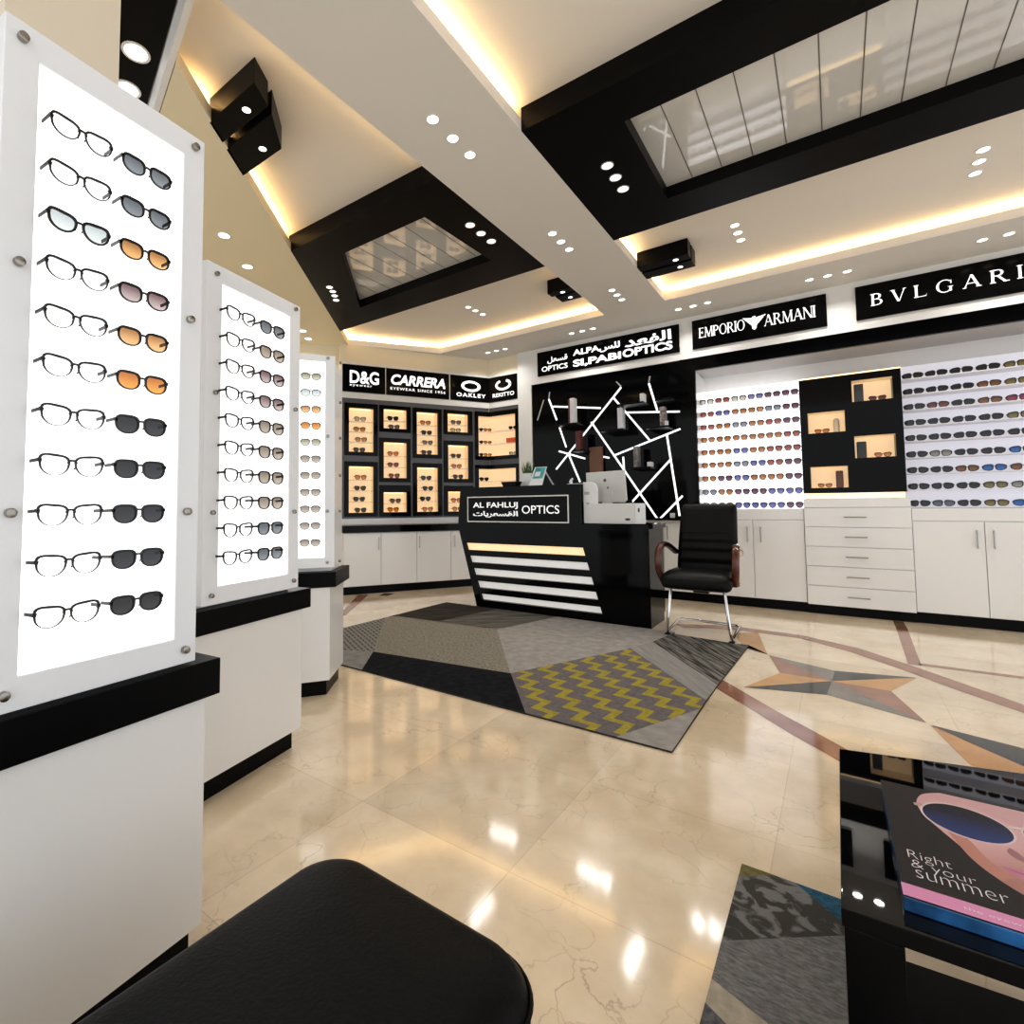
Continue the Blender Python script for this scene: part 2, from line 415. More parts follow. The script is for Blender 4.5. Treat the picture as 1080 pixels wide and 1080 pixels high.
# inlaid stone star and bands, flush with the floor (about a millimetre proud)
def inlay(name, polys):
    mb = MB(); mats = []
    for m, P in polys:
        if m not in mats: mats.append(m)
        mb.cur = mats.index(m)
        mb.face([(x, y, .0012) for x, y in P])
    return struct(name, mb, mats)
c0 = (-.07, 4.235)
inlay('floor_star', [
 (PINKM, [c0, (-.459, 4.684), (-.355, 4.233)]), (GREYMB, [c0, (-.053, 4.505), (-.459, 4.684)]),
 (DARKMB, [c0, (-.053, 4.505), (.381, 4.64)]), (YELMB, [c0, (.381, 4.64), (.223, 4.219)]),
 (PINKM, [c0, (.223, 4.219), (.334, 3.719)]), (GREYMB, [c0, (.334, 3.719), (-.091, 3.917)]),
 (DARKMB, [c0, (-.091, 3.917), (-.514, 3.771)]), (YELMB, [c0, (-.514, 3.771), (-.355, 4.233)]),
 (YELMB, [(-.47, 4.70), (-.61, 5.46), (-.78, 5.30), (-.66, 4.86)]), (DARKMB, [(-.459, 4.69), (-.62, 4.92), (-.80, 4.90)]),
 (DARKMB, [(.345, 3.70), (.66, 3.60), (.95, 3.50), (.95, 3.10), (.61, 3.355)]), (YELMB, [(.345, 3.69), (.61, 3.355), (.80, 3.0), (.425, 3.24)]),
])
up_o = [(-1.30, 5.38), (-.98, 5.56), (-.743, 5.59), (-.30, 5.56), (.10, 5.31), (.385, 4.96), (.63, 4.62), (.83, 4.34), (1.15, 3.85)]
up_i = [(-1.20, 5.26), (-.95, 5.42), (-.72, 5.45), (-.30, 5.42), (.035, 5.15), (.30, 4.83), (.555, 4.47), (.76, 4.22), (1.05, 3.75)]
lo_o = [(-.95, 4.15), (-.634, 3.84), (-.313, 3.45), (-.106, 3.22), (.0, 3.10), (.22, 2.85)]
lo_i = [(-1.0, 4.0), (-.648, 3.65), (-.373, 3.33), (-.227, 3.15), (-.07, 2.985), (.14, 2.74)]
def strip(o, i): return [[o[k], o[k+1], i[k+1], i[k]] for k in range(len(o)-1)]
inlay('floor_band', [(PINKM, P) for P in strip(up_o, up_i)+strip(lo_o, lo_i)] +
      [(PINKM, [(.395, 6.30), (.475, 6.30), (.437, 5.0), (.365, 5.0)]), (BRNMB, [(.40, 6.75), (.478, 6.75), (.475, 6.30), (.395, 6.30)]),
       (PINKM, [(.43, 5.07), (.43, 5.0), (1.6, 5.02), (1.6, 5.08)]),
       (BRNMB, [(-4.92, 5.10), (-4.78, 5.15), (-4.74, 4.95), (-4.84, 4.9)]), (PINKM, [(-5.12, 4.80), (-5.0, 4.86), (-4.25, 3.80), (-4.32, 3.76)])])

ZS, ZL, ZT = 3.46, 3.54, 3.61
ct = MB(); ct.box(-9, 4.5, -2, 7.3, ZT, ZT+.06)
struct('ceiling', ct, TRAY)
b = MB(); b.box(-2.15, -1.46, -2, 6.03, ZS, ZL); struct('ceiling_beam', b, CEIL)
b = MB(); b.prism([(-4.66, 6.03), (4.5, 6.03), (4.5, 7.3), (-4.66, 7.3)], ZS, ZL); struct('ceiling_soffit', b, CEIL)
b = MB(); b.prism([(-4.66, 6.03), (-4.66, 7.3), (-9, 7.3), (-9, 4.88), (-5.42, 4.88)], ZS, ZL); struct('ceiling_soffit', b, CEIL)
b = MB(); b.prism([(-2.642, 1.195), (-5.42, 4.88), (-9, 4.88), (-9, 2.795)], ZS, ZL); struct('ceiling_soffit', b, CEILW)
b = MB(); b.prism([(-2.15, 1.035), (-2.15, 1.065), (-2.64, 1.19), (-9, 2.79), (-9, 2.76), (-2.63, 1.155)], ZS-.001, ZT); struct('ceiling_lip', b, WHITE2)
b = MB(); b.prism([(-2.15, -.6), (-2.15, 1.03), (-9, 2.74), (-9, -.6)], ZT-.012, ZT); struct('ceiling_recess', b, BLACKC)

# black ceiling panels with a coffered opening of glossy planks
def ceil_panel(label, X0, X1, Y0, Y1, hx0, hx1, hy0, hy1, poly=None, hole=None, seams=()):
    t = thing('ceiling_panel', label, 'ceiling panel', ((X0+X1)/2, (Y0+Y1)/2, ZS))
    P = poly or [(X0, Y0), (X1, Y0), (X1, Y1), (X0, Y1)]
    H = hole or [(hx0, hy0), (hx1, hy0), (hx1, hy1), (hx0, hy1)]
    mb = MB(); mb.ring([(x, y, ZS+.001) for x, y in P], [(x, y, ZS+.001) for x, y in H], (0, 0, ZT-ZS-.001))
    obj('frame', mb, BLACKC, t, True)
    xs = [p[0] for p in H]; ys = [p[1] for p in H]
    pl = MB(); pl.box(min(xs)-.05, max(xs)+.05, min(ys)-.05, max(ys)+.05, 3.552, 3.565)
    k = obj('plank_panel', pl, PLANK, t, True)
    sm = MB()
    for s in seams: sm.box(s-.003, s+.003, min(ys)-.04, max(ys)+.04, 3.5505, 3.5515)
    if seams: obj('seam', sm, SEAMM, k, True)
    return t
ceil_panel('large black ceiling panel framing a long coffer of glossy white planks, right of the beam', -1.46, 3.2, 2.72, 4.37, -.93, 2.6, 3.03, 4.01, seams=[-.75+.192*k for k in range(18)])
def sx(y): return -2.63-(y-1.16)*.75      # left soffit edge
ceil_panel('smaller black ceiling panel framing a tapered coffer of glossy planks, left of the beam', -4.5, -2.15, 2.76, 4.44, 0, 0, 0, 0,
           poly=[(sx(2.76)-.02, 2.76), (-2.15, 2.76), (-2.15, 4.44), (sx(4.44)-.02, 4.44)], hole=[(-3.50, 3.08), (-2.53, 3.08), (-2.50, 4.02), (-4.30, 4.05)],
           seams=[-4.2+.192*k for k in range(10)])

# warm LED runs lying on the soffit lips
def led(name, pts, w=.02):
    mb = MB()
    for a, c in zip(pts[:-1], pts[1:]):
        d = Vector((c[0]-a[0], c[1]-a[1], 0)).normalized(); n = Vector((-d.y, d.x, 0))*w
        A = Vector((a[0], a[1], ZL+.002)); Cc = Vector((c[0], c[1], ZL+.002))
        mb.extrude([A-n, Cc-n, Cc+n, A+n], (0, 0, .018))
    return struct(name, mb, COVE)
off = .07
led('trim_1', [(-2.15+off, 1.3), (-2.15+off, 2.72)]); led('trim_2', [(-2.15+off, 4.5), (-2.15+off, 6.1)])
led('trim_3', [(-1.46-off, -1.8), (-1.46-off, 2.68)]); led('trim_4', [(-1.46-off, 4.42), (-1.46-off, 6.1)])
led('trim_5', [(-4.70, 6.03+off), (-2.2, 6.03+off)]); led('trim_6', [(-1.4, 6.03+off), (3.2, 6.03+off)])
led('trim_7', [(-5.42-.04, 4.88+.05), (-4.66-.06, 6.03+.06)])
led('trim_8', [(sx(1.35)-.09, 1.35), (sx(2.70)-.09, 2.70)]); led('trim_9', [(sx(4.50)-.09, 4.50), (sx(4.85)-.09, 4.85)])

# walls
b = MB(); b.box(-4.6, 4.5, 7.30, 7.4, 0, ZT); struct('wall_back', b, WHITE2)
b = MB(); b.box(-3.529, 4.5, 6.75, 7.3, 2.945, ZS); struct('wall_fascia', b, WHITE2)
b = MB(); b.box(-3.75, -3.53, 6.75, 7.3, 0, ZS); struct('wall_column', b, WHITE2)
P0 = Vector((-4.28, 6.78, 0)); DA = math.radians(60); DU = Vector((math.cos(DA), math.sin(DA), 0)); DN = Vector((-math.sin(DA), math.cos(DA), 0))
def D(s, y, z=0): p = P0+DU*s+DN*y; return (p.x, p.y, z)
b = MB(); b.extrude([D(-4.2, .3), D(.6, .3), D(.6, .36), D(-4.2, .36)], (0, 0, ZT)); struct('wall_left', b, BEIGE)
b = MB(); b.extrude([D(-2.33, .03, 2.69), D(0, .03, 2.69), D(.18, .3, 2.69), D(-2.33, .3, 2.69)], (0, 0, ZS-2.69)); struct('wall_bulkhead', b, BEIGE)
b = MB(); b.box(-4.35, -3.75, 6.80, 7.3, 2.69, ZS); struct('wall_bulkhead', b, BEIGE)
b = MB(); b.extrude([(-5.48, 4.95, 0), (-9, .78, 0), (-9.1, .88, 0), (-5.55, 5.03, 0)], (0, 0, ZT)); struct('wall_left', b, BEIGE)
b = MB(); b.box(-2.2, -1.85, .36, .655, 0, ZT); struct('wall_pillar', b, PILLAR)

# ------------------------------------------------------------------ downlights
def downlight(x, y, z, label, group, r=.034):
    t = thing('downlight', label, 'downlight', (x, y, z), 0, group)
    n = 20
    o = [(r*1.25*math.cos(2*PI*k/n), r*1.25*math.sin(2*PI*k/n), -.004) for k in range(n)]
    i = [(r*math.cos(2*PI*k/n), r*math.sin(2*PI*k/n), -.004) for k in range(n)]
    obj('rim', MB().ring(o, i, (0, 0, .004)), SPOTRIM, t)
    obj('lens', MB().face([(r*math.cos(2*PI*k/n), r*math.sin(2*PI*k/n), -.003) for k in range(n)]), SPOTLENS, t)
def lamp(x, y, z, power, col=(1, .98, .95), r=.07, spread=130):
    l = bpy.data.lights.new('downlight_glow', 'AREA'); l.shape = 'DISK'; l.size = r; l.energy = power; l.color = col; l.spread = math.radians(spread)
    o = bpy.data.objects.new('downlight_glow', l); COL.objects.link(o); o.location = (x, y, z)
    return o
W3 = ['first', 'middle', 'last']
rows = [
 ([(-1.83, 2.31), (-1.83, 2.51), (-1.83, 2.70)], ZS, 'of three on the white beam at its near end'),
 ([(-1.83, 3.93), (-1.83, 4.10), (-1.83, 4.27)], ZS, 'of three on the white beam between the black panels'),
 ([(-1.83, 5.38), (-1.83, 5.535), (-1.83, 5.695)], ZS, 'of three on the white beam nearest the back wall'),
 ([(-2.735, 6.405), (-2.587, 6.405), (-2.44, 6.405)], ZS, 'of three on the soffit above the two-line shop sign'),
 ([(-4.075, 6.435), (-3.928, 6.435), (-3.78, 6.44)], ZS, 'of three on the soffit above the corner display case'),
 ([(-1.40, 6.395), (-1.24, 6.395), (-1.085, 6.39)], ZS, 'of three on the soffit left of the eagle sign middle'),
 ([(-.134, 6.386), (.016, 6.386), (.173, 6.386)], ZS, 'of three on the soffit between the two right-hand signs'),
 ([(1.11, 6.355), (1.27, 6.352), (1.43, 6.35)], ZS, 'of the row above the widest serif-lettered sign'),
 ([(-1.153, 3.36), (-1.153, 3.52), (-1.153, 3.684)], ZS, 'of three set in the large black ceiling panel'),
 ([(-2.307, 3.395), (-2.307, 3.557), (-2.307, 3.72)], ZS, 'of three set in the smaller black ceiling panel'),
 ([(-.62, 5.05), (-.618, 5.21), (-.615, 5.37)], ZT, 'of three in the glowing tray nearest the boxed spotlights'),
 ([(.91, 5.02), (.915, 5.18), (.92, 5.35)], ZT, 'of three in the tray above the widest sign'),
 ([(-3.52, 5.12), (-3.515, 5.27), (-3.51, 5.43)], ZT, 'of three in the glowing tray behind the smaller black panel'),
]
for pts, z, where in rows:
    for k, (x, y) in enumerate(pts):
        downlight(x, y, z, 'recessed downlight, %s %s' % (W3[k], where), 'recessed ceiling downlights')
        lamp(x, y, z-.008, 1.3 if y > 6.3 else .8)
for k, (x, y) in enumerate([(-4.14, 3.47), (-4.195, 3.56), (-4.265, 3.645), (-4.345, 3.735)]):
    downlight(x, y, ZS, 'downlight, %s in the slanting row of four on the smaller black panel' % ['nearest', 'second', 'third', 'farthest'][k], 'recessed ceiling downlights', .03)
for (x, y), w in zip([(-4.04, 2.25), (-4.394, 2.686), (-5.455, 4.13), (-5.65, 4.37)], ['nearest the tall towers', 'second along from the near end', 'just above the third tower', 'deepest in the corner']):
    downlight(x, y, ZS, 'single downlight in the beige left soffit, %s' % w, 'recessed ceiling downlights', .045)
    lamp(x, y, ZS-.008, 2.0, r=.09)
for (x, y), w in zip([(-2.90, 1.105), (-3.20, 1.18)], ['the full round one beside the pillar', 'the one half hidden by the nearest tower']):
    downlight(x, y, ZT-.012, 'large downlight in the black recess, %s' % w, 'recessed ceiling downlights', .055)

# boxed black spotlights beside the beam and the left soffit
def boxlight(poly, sp, label):
    cx = sum(p[0] for p in poly)/len(poly); cy = sum(p[1] for p in poly)/len(poly)
    t = thing('box_spotlight', label, 'spotlight', (cx, cy, ZS), 0, 'black boxed spotlights')
    obj('housing', MB().prism(poly, ZS, ZT), BLACKS, t, True, bev=.003)
    n = 16; r = .024
    obj('lens', MB().face([(sp[0]+r*math.cos(2*PI*k/n), sp[1]+r*math.sin(2*PI*k/n), ZS-.001) for k in range(n)]), SPOTLENS, t, True)
def rect(x0, x1, y0, y1): return [(x0, y0), (x1, y0), (x1, y1), (x0, y1)]
boxlight(rect(-1.458, -1.0, 5.02, 5.14), (-1.12, 5.08), 'black boxed spotlight on the right of the white beam, nearer of two')
boxlight(rect(-1.458, -1.0, 5.18, 5.34), (-1.12, 5.26), 'black boxed spotlight on the right of the white beam, farther of two')
boxlight(rect(-2.42, -2.152, 5.04, 5.15), (-2.27, 5.10), 'black boxed spotlight on the left of the white beam, nearer of two')
boxlight(rect(-2.39, -2.152, 5.18, 5.36), (-2.26, 5.28), 'black boxed spotlight on the left of the white beam, farther of two')
boxlight([(-2.905, 1.513), (-2.433, 1.513), (-2.52, 1.655), (-3.01, 1.655)], (-2.641, 1.595), 'black boxed spotlight by the left soffit edge, nearer of two')
boxlight([(-3.045, 1.70), (-2.55, 1.70), (-2.76, 1.915), (-3.205, 1.915)], (-2.854, 1.84), 'black boxed spotlight by the left soffit edge, farther of two')

# ------------------------------------------------------------------ eyewear
def outline(cx, cz, a, h, kind, n):
    pts = []
    for k in range(n):
        t = 2*PI*k/n; c = math.cos(t); s = math.sin(t)
        e = .62 if s > 0 else .92
        x = a*math.copysign(abs(c)**e, c); z = h*math.copysign(abs(s)**e, s)
        sg = 1 if cx > 0 else -1
        if kind == 'way':                      # wider at the brow, lower outer sweep pulled in
            x *= 1+.13*z/h; z += .10*h*(x*sg/a) if z > 0 else 0
        elif kind == 'wrap':
            z *= 1-.22*(x*sg/a) if z < 0 else 1-.10*(x*sg/a); z -= .06*h*(x*sg/a)
        elif kind == 'round':
            x *= 1+.05*z/h
        elif kind == 'aviator':
            x *= 1+.05*z/h; z -= (.18*h*(-x*sg/a) if z < 0 else 0)*-1
        pts.append((cx+x, cz+z))
    return pts

def eyewear_mb(w, kind='way', n=24, temple=.3, rim_top=.034, rim_bot=.012, dep=.03, hh=None):
    "returns dict part -> MB, in metres; x across, z up, y away from the viewer; bridge at origin"
    a, h = (.222, .182) if kind != 'wrap' else (.235, .15)
    if hh: h = hh; a = .225 if kind != 'wrap' else a
    out = {}
    fr = MB()
    for sg in (-1, 1):
        o = outline(sg*.262, 0, a, h, kind, n); i = []
        for (x, z) in o:
            cx = sg*.262; q = (z/h+1)/2
            tk = rim_bot+(rim_top-rim_bot)*q
            L = math.hypot(x-cx, z)+1e-6; i.append((cx+(x-cx)*(1-tk/L), z*(1-tk/L)))
        fr.ring([(x*w, 0, z*w) for x, z in o], [(x*w, 0, z*w) for x, z in i], (0, dep*w, 0))
        lm = MB(); lm.face([(x*w, dep*.5*w, z*w) for x, z in i])
        out['lens%d' % sg] = lm
        # end piece
        e = [(sg*.44, .09), (sg*.505, .10), (sg*.505, .04), (sg*.455, .03)]
        fr.xz([(x*w, z*w) for x, z in e], 0, dep*1.3*w)
        tp = MB()
        tp.extrude([(sg*.485*w, dep*w, .095*w), (sg*.505*w, dep*w, .095*w), (sg*.505*w, dep*w, .04*w), (sg*.485*w, dep*w, .04*w)], (0, temple*w, -.01*w))
        out['temple%d' % sg] = tp
        fr.tube([(sg*.065*w, .02*w, -.01*w), (sg*.05*w, .06*w, -.06*w)], .012*w, 5)
    # bridge, slightly arched
    br = [(-.075, .03), (-.03, .065), (.03, .065), (.075, .03), (.075, .06), (.03, .10), (-.03, .10), (-.075, .06)]
    fr.xz([(x*w, z*w) for x, z in br], .004*w, dep*w)
    out['frame'] = fr
    return out

_cache = {}
def eyewear(name, label, group, loc, rz, w, tint, kind='way', temple=.3, parts=True, frame=None, rim=(.034, .012), hh=None):
    frame = frame or FRAMEB
    key = (w, tint, kind, temple, parts, frame.name, rim, hh)
    cat = 'eyeglasses' if tint == 'c' else 'sunglasses'
    if parts:
        t = thing(name, label, cat, loc, rz, group)
        if key not in _cache:
            P = eyewear_mb(w, kind, 28, temple, *rim, hh=hh)
            L = []
            L.append(obj('frame', P['frame'], frame, t))
            for sg in (-1, 1):
                L.append(obj('lens', P['lens%d' % sg], LENS[tint], t)); L.append(obj('temple', P['temple%d' % sg], frame, t))
            _cache[key] = L
        else:
            for q in _cache[key]:
                c = q.copy(); COL.objects.link(c); c.parent = t
        return t
    if key not in _cache:
        P = eyewear_mb(w, kind, 14, temple, *rim, hh=hh)
        mb = MB()
        for k, p in P.items():
            base = len(mb.v); mb.v += p.v; mb.f += [tuple(i+base for i in f) for f in p.f]; mb.m += [1 if k.startswith('lens') else 0]*len(p.f)
        o = obj(name, mb, [frame, LENS[tint]])
        _cache[key] = o
    else:
        o = _cache[key].copy(); COL.objects.link(o)
    o.name = name; o.location = loc; o.rotation_euler = (0, 0, rz)
    return tag(o, label, cat, group)

ORD = ['top', 'second', 'third', 'fourth', 'fifth', 'sixth', 'seventh', 'eighth', 'ninth', 'tenth', 'bottom']

# ------------------------------------------------------------------ lit display towers
def tower(label, loc, deg, body, band, pan, lit, z_lit, z_pan, bolts, toe, sides=None, depth=.34):
    t = thing('display_tower', label, 'display tower', (*loc, 0), math.radians(deg), 'lit eyewear towers along the left')
    def poly(x0, x1, y0, y1, fl):            # plan outline, sides flare when fl
        return [(x0, y0), (x1, y0), (x1+fl*(y1-y0), y1), (x0-fl*(y1-y0), y1)]
    fl = sides or 0
    obj('plinth', MB().prism(poly(toe[0], toe[1], .05, depth, fl), 0, .1), BLACKS, t)
    obj('base_cabinet', MB().prism(poly(body[0], body[1], .0, depth, fl), .1, .665), WHITE, t, bev=.003)
    obj('counter_band', MB().prism(poly(band[0], band[1], -.012, depth+.01, fl), .665, .758), BLACKS, t, bev=.003)
    obj('upper_box', MB().prism(poly(pan[0]+.012, pan[1]-.012, .05, depth-.03, fl), .758, z_pan[1]-.01), WHITE, t, bev=.004)
    lp = MB().box(lit[0]-.01, lit[1]+.01, .010, .02, z_lit[0]-.01, z_lit[1]+.01)
    obj('light_panel', lp, LIT, t)
    rim = obj('rim_panel', MB().rrect(lit[0], lit[1], z_lit[0], z_lit[1], pan[0], pan[1], z_pan[0], z_pan[1], 0, .05), FROST, t, bev=.002)
    for x, z in bolts:
        obj('bolt', MB().cyl((x, -.014, z), (x, .0, z), .0095, 14), BOLT, rim, bev=.002, smooth=40)
    return t
tower('nearest tall lit tower with two columns of eyewear on a black-banded white base', (-1.291, .423), 97.05, (-.215, .288), (-.25, .322), (-.176, .257), (-.117, .199), (.83, 2.073), (.765, 2.137),
      [(-.148, 2.10), (.227, 2.105), (-.141, 1.641), (.222, 1.64), (-.14, 1.146), (.223, 1.145), (-.14, .80), (.225, .80)], (-.17, .285))
tower('second tall lit tower from the front, standing between the other two towers', (-1.978, 1.058), 102.29, (-.055, .55), (-.10, .60), (-.03, .52), (.047, .45), (.842, 2.08), (.772, 2.15),
      [(.015, 2.108), (.483, 2.125), (.017, 1.62), (.485, 1.63), (.013, 1.137), (.483, 1.136), (.013, .81), (.483, .808)], (-.02, .54))
t3 = tower('farthest lit tower, standing beside the wall of small cases, with flared sides', (-2.608, 1.987), 55.84, (-.225, .163), (-.26, .197), (-.25, .19), (-.19, .13), (.847, 2.073), (.785, 2.113),
      [(.146, 2.095), (.146, 1.60), (.146, 1.134), (.147, .818), (-.21, 2.095), (-.21, .818)], (-.20, .15), sides=.373)
T3 = [root_of(o) for o in [t3]][0]
for z in (2.09, 1.83, 1.60, 1.36, 1.134, .818):
    obj('bolt', MB().cyl((.20+.373*.06, .06, z), (.215+.373*.06, .057, z), .009, 12), BOLT, T3, bev=.002, smooth=40)

def tower_row(loc, deg, x, zs, tints, label, group, w, yoff=-.04, kind='way', frames=None, rims=None):
    a = math.radians(deg); u = Vector((math.cos(a), math.sin(a), 0)); n = Vector((-math.sin(a), math.cos(a), 0))
    for k, z in enumerate(zs):
        p = Vector((loc[0], loc[1], 0))+u*x+n*yoff
        eyewear('eyeglasses' if tints[k] == 'c' else 'sunglasses', label % (TINT[tints[k]], ORD[k] if k < len(zs)-1 else 'bottom'), group, (p.x, p.y, z), a, w, tints[k], kind,
                temple=.27, frame=frames[k] if frames else None, rim=rims[k] if rims else (.034, .012))
Z1 = [1.943-.1002*k for k in range(11)]
A1 = ((-1.291, .423), 97.05)
tn = (.042, .010)
tower_row(*A1, -.0517, Z1, 'ccscccccccc', '%s eyeglasses with black brow line, %s row, near column of the nearest lit tower', 'eyewear on the nearest lit tower', .120, rims=[(.04, .014), (.04, .012), (.052, .03)]+[tn]*8)
tower_row(*A1, .0857, Z1, 'ggnvnokkkkk', '%s sunglasses, %s row, far column of the nearest lit tower', 'eyewear on the nearest lit tower', .118, kind='round', rims=[(.05, .022)]*11)
Z2 = [1.9567-.1115*k for k in range(10)]
A2 = ((-1.978, 1.058), 102.29)
tower_row(*A2, .1124, Z2, 'c'*10, '%s dark-rimmed eyeglasses, %s row, near column of the second lit tower', 'eyewear on the second lit tower', .155, rims=[(.04, .018)]*10)
tower_row(*A2, .294, Z2, 'gwvvwwwwgg', '%s sunglasses, %s row, far column of the second lit tower', 'eyewear on the second lit tower', .155, kind='round', rims=[(.042, .022)]*10)
Z3 = [1.963-.1021*k for k in range(11)]
tower_row((-2.608, 1.987), 55.84, .0403, Z3, 'tsnotwwwwww', '%s sunglasses, %s row, on the farthest lit tower', 'eyewear on the farthest lit tower', .122, kind='round', rims=[(.042, .022)]*11)

# ------------------------------------------------------------------ wall of small lit cases (30 degrees to the back wall)
def case(label, s0, s1, z0, z1, l0, l1, w0, w1, shelves, dep=.14):
    t = thing('display_case', label, 'display case', D(s0, 0, z0), DA, 'small lit wall cases')
    W = s1-s0
    X0, X1, Z0, Z1 = l0-s0, l1-s0, w0-z0, w1-z0
    obj('frame', MB().rrect(X0, X1, Z0, Z1, 0, W, 0, z1-z0, -.02, .02), BLACKG, t, bev=.003)
    it = MB()
    it.face([(X0-.01, dep, Z0-.01), (X1+.01, dep, Z0-.01), (X1+.01, dep, Z1+.01), (X0-.01, dep, Z1+.01)])
    obj('back_panel', it, WARMBOX, t)
    sd = MB()
    for x in (X0, X1): sd.face([(x, .02, Z0), (x, dep, Z0), (x, dep, Z1), (x, .02, Z1)])
    for z in (Z0, Z1): sd.face([(X0, .02, z), (X1, .02, z), (X1, dep, z), (X0, dep, z)])
    obj('lining', sd, WARMSIDE, t)
    obj('light_strip', MB().box(X0+.03, X1-.03, .05, .07, Z1-.012, Z1-.002), WARMLED, t)
    for z in shelves[1:] if len(shelves) > 1 else []:
        obj('shelf', MB().box(X0+.003, X1-.003, .025, dep-.004, z-z0-.006, z-z0), ACRYL, t)
    return t
SETL = [  # label, s0,s1,z0,z1, lit s0,s1,z0,z1, number of shelves, tints
 ('tall lit case, upper one of the column beside the farthest tower', -2.273, -1.798, 1.885, 2.622, -2.212, -1.859, 1.937, 2.553, 'snnk'),
 ('tall lit case, lower one of the column beside the farthest tower', -2.273, -1.798, 1.033, 1.800, -2.212, -1.860, 1.086, 1.732, 'nkkk'),
 ('short lit case at the top of the second column of cases', -1.776, -1.303, 2.238, 2.622, -1.712, -1.364, 2.290, 2.568, 'kg'),
 ('medium lit case in the middle of the second column of cases', -1.776, -1.308, 1.520, 2.152, -1.712, -1.364, 1.578, 2.089, 'orr'),
 ('short lit case at the bottom of the second column of cases', -1.776, -1.308, 1.030, 1.474, -1.714, -1.366, 1.089, 1.372, 'go'),
 ('tall lit case, upper one of the third column of cases', -1.270, -.815, 1.880, 2.620, -1.210, -.873, 1.935, 2.558, 'nkgk'),
 ('tall lit case, lower one of the third column of cases', -1.270, -.813, 1.031, 1.803, -1.208, -.876, 1.090, 1.738, 'kkkn'),
 ('short lit case at the top of the fourth column of cases', -.780, -.302, 2.250, 2.622, -.717, -.372, 2.291, 2.567, 'gs'),
 ('medium lit case in the middle of the fourth column of cases', -.780, -.298, 1.526, 2.156, -.713, -.370, 1.581, 2.088, 'kok'),
 ('short lit case at the bottom of the fourth column, half behind the reception desk', -.780, -.298, 1.030, 1.475, -.719, -.370, 1.089, 1.386, 'on'),
]
KN = [('first', 'upper'), ('first', 'lower'), ('second', 'top'), ('second', 'middle'), ('second', 'bottom'), ('third', 'upper'), ('third', 'lower'), ('fourth', 'top'), ('fourth', 'middle'), ('fourth', 'bottom')]
for (lb, s0, s1, z0, z1, l0, l1, w0, w1, tt), (cn, pos) in zip(SETL, KN):
    n = len(tt); step = (w1-w0-.03)/n
    sh = [w0+step*k for k in range(n)][::-1]
    case(lb, s0, s1, z0, z1, l0, l1, w0, w1, [w0]+[z for z in sh if z > w0+.01])
    for k, z in enumerate(sh):
        c = (l0+l1)/2+random.uniform(-.015, .03)
        eyewear('sunglasses', '%s sunglasses on the %s shelf of the %s case, %s column of lit cases' % (TINT[tt[k]], ORD[k] if k < n-1 else 'lowest', pos, cn), 'sunglasses in the small lit cases',
                D(c, .06, z+.036), DA, .168, tt[k], 'way', temple=.35, parts=False, hh=.205, frame=FRAMEN if tt[k] in 'or' else FRAMEB, rim=(.05, .035))
# corner cases, bent around the inner corner
def corner_case(label, z0, z1, w0, w1, nsh):
    t = thing('corner_display_case', label, 'display case', (-4.28, 6.78, z0), 0, 'bent lit corner cases')
    Yf = 6.78
    def both(y, sa, xb, za, zb):       # sheet running along the slanted wall, then along the back wall, at depth y
        yy = y
        kx = -4.28-yy*math.tan(math.radians(15))*1.0
        return [D(sa, y, za), (kx, Yf+yy, za), (xb, Yf+yy, za)], [D(sa, y, zb), (kx, Yf+yy, zb), (xb, Yf+yy, zb)]
    fr = MB()
    def slab(sa, xb, za, zb, left=True, right=True):
        a0, b0 = both(-.02, sa, xb, za, zb); a1, b1 = both(.02, sa, xb, za, zb)
        for k in range(2):
            fr.extrude([a0[k], a0[k+1], a1[k+1], a1[k]], (0, 0, zb-za))
    slab(-.257, -3.762, z0, w0); slab(-.257, -3.762, w1, z1)
    fr.extrude([D(-.257, -.02, w0), D(-.204, -.02, w0), D(-.204, .02, w0), D(-.257, .02, w0)], (0, 0, w1-w0))
    fr.box(-3.815, -3.762, Yf-.02, Yf+.02, w0, w1)
    obj('frame', fr, BLACKG, t, True)
    a, c = both(.16, -.204, -3.80, w0-.005, w1+.005)
    bk = MB()
    for k in range(2): bk.face([a[k], a[k+1], c[k+1], c[k]])
    obj('back_panel', bk, WARMBOX, t, True)
    sd = MB()
    for z in (w0, w1):
        a, c = both(.02, -.204, -3.80, z, z); a1, c1 = both(.16, -.204, -3.80, z, z)
        for k in range(2): sd.face([a[k], a[k+1], a1[k+1], a1[k]])
    sd.face([D(-.204, .02, w0), D(-.204, .16, w0), D(-.204, .16, w1), D(-.204, .02, w1)])
    sd.face([(-3.80, Yf+.02, w0), (-3.80, Yf+.16, w0), (-3.80, Yf+.16, w1), (-3.80, Yf+.02, w1)])
    obj('lining', sd, WARMSIDE, t, True)
    st = (w1-w0-.03)/nsh
    for k in range(nsh):
        z = w0+st*k
        if k:
            a, c = both(.025, -.20, -3.81, z, z); a1, c1 = both(.15, -.20, -3.81, z, z); m = MB()
            for q in range(2): m.extrude([a[q], a[q+1], a1[q+1], a1[q]], (0, 0, -.006))
            obj('shelf', m, ACRYL, t, True)
    return [w0+st*k for k in range(nsh)][::-1]
sh = corner_case('upper bent corner case holding rows of sunglasses and an orange box', 1.880, 2.630, 1.937, 2.560, 3)
for k, z in enumerate(sh):
    for q, s in enumerate((-.15, .0)):
        eyewear('sunglasses', 'dark sunglasses, %s shelf of the upper corner case, %s of its slanted side' % (['top', 'middle', 'bottom'][k], ['outer end', 'inner end'][q]), 'sunglasses in the corner cases', D(s, .07, z+.032), DA, .14, 'kn'[q], temple=.35, parts=False, rim=(.05, .035))
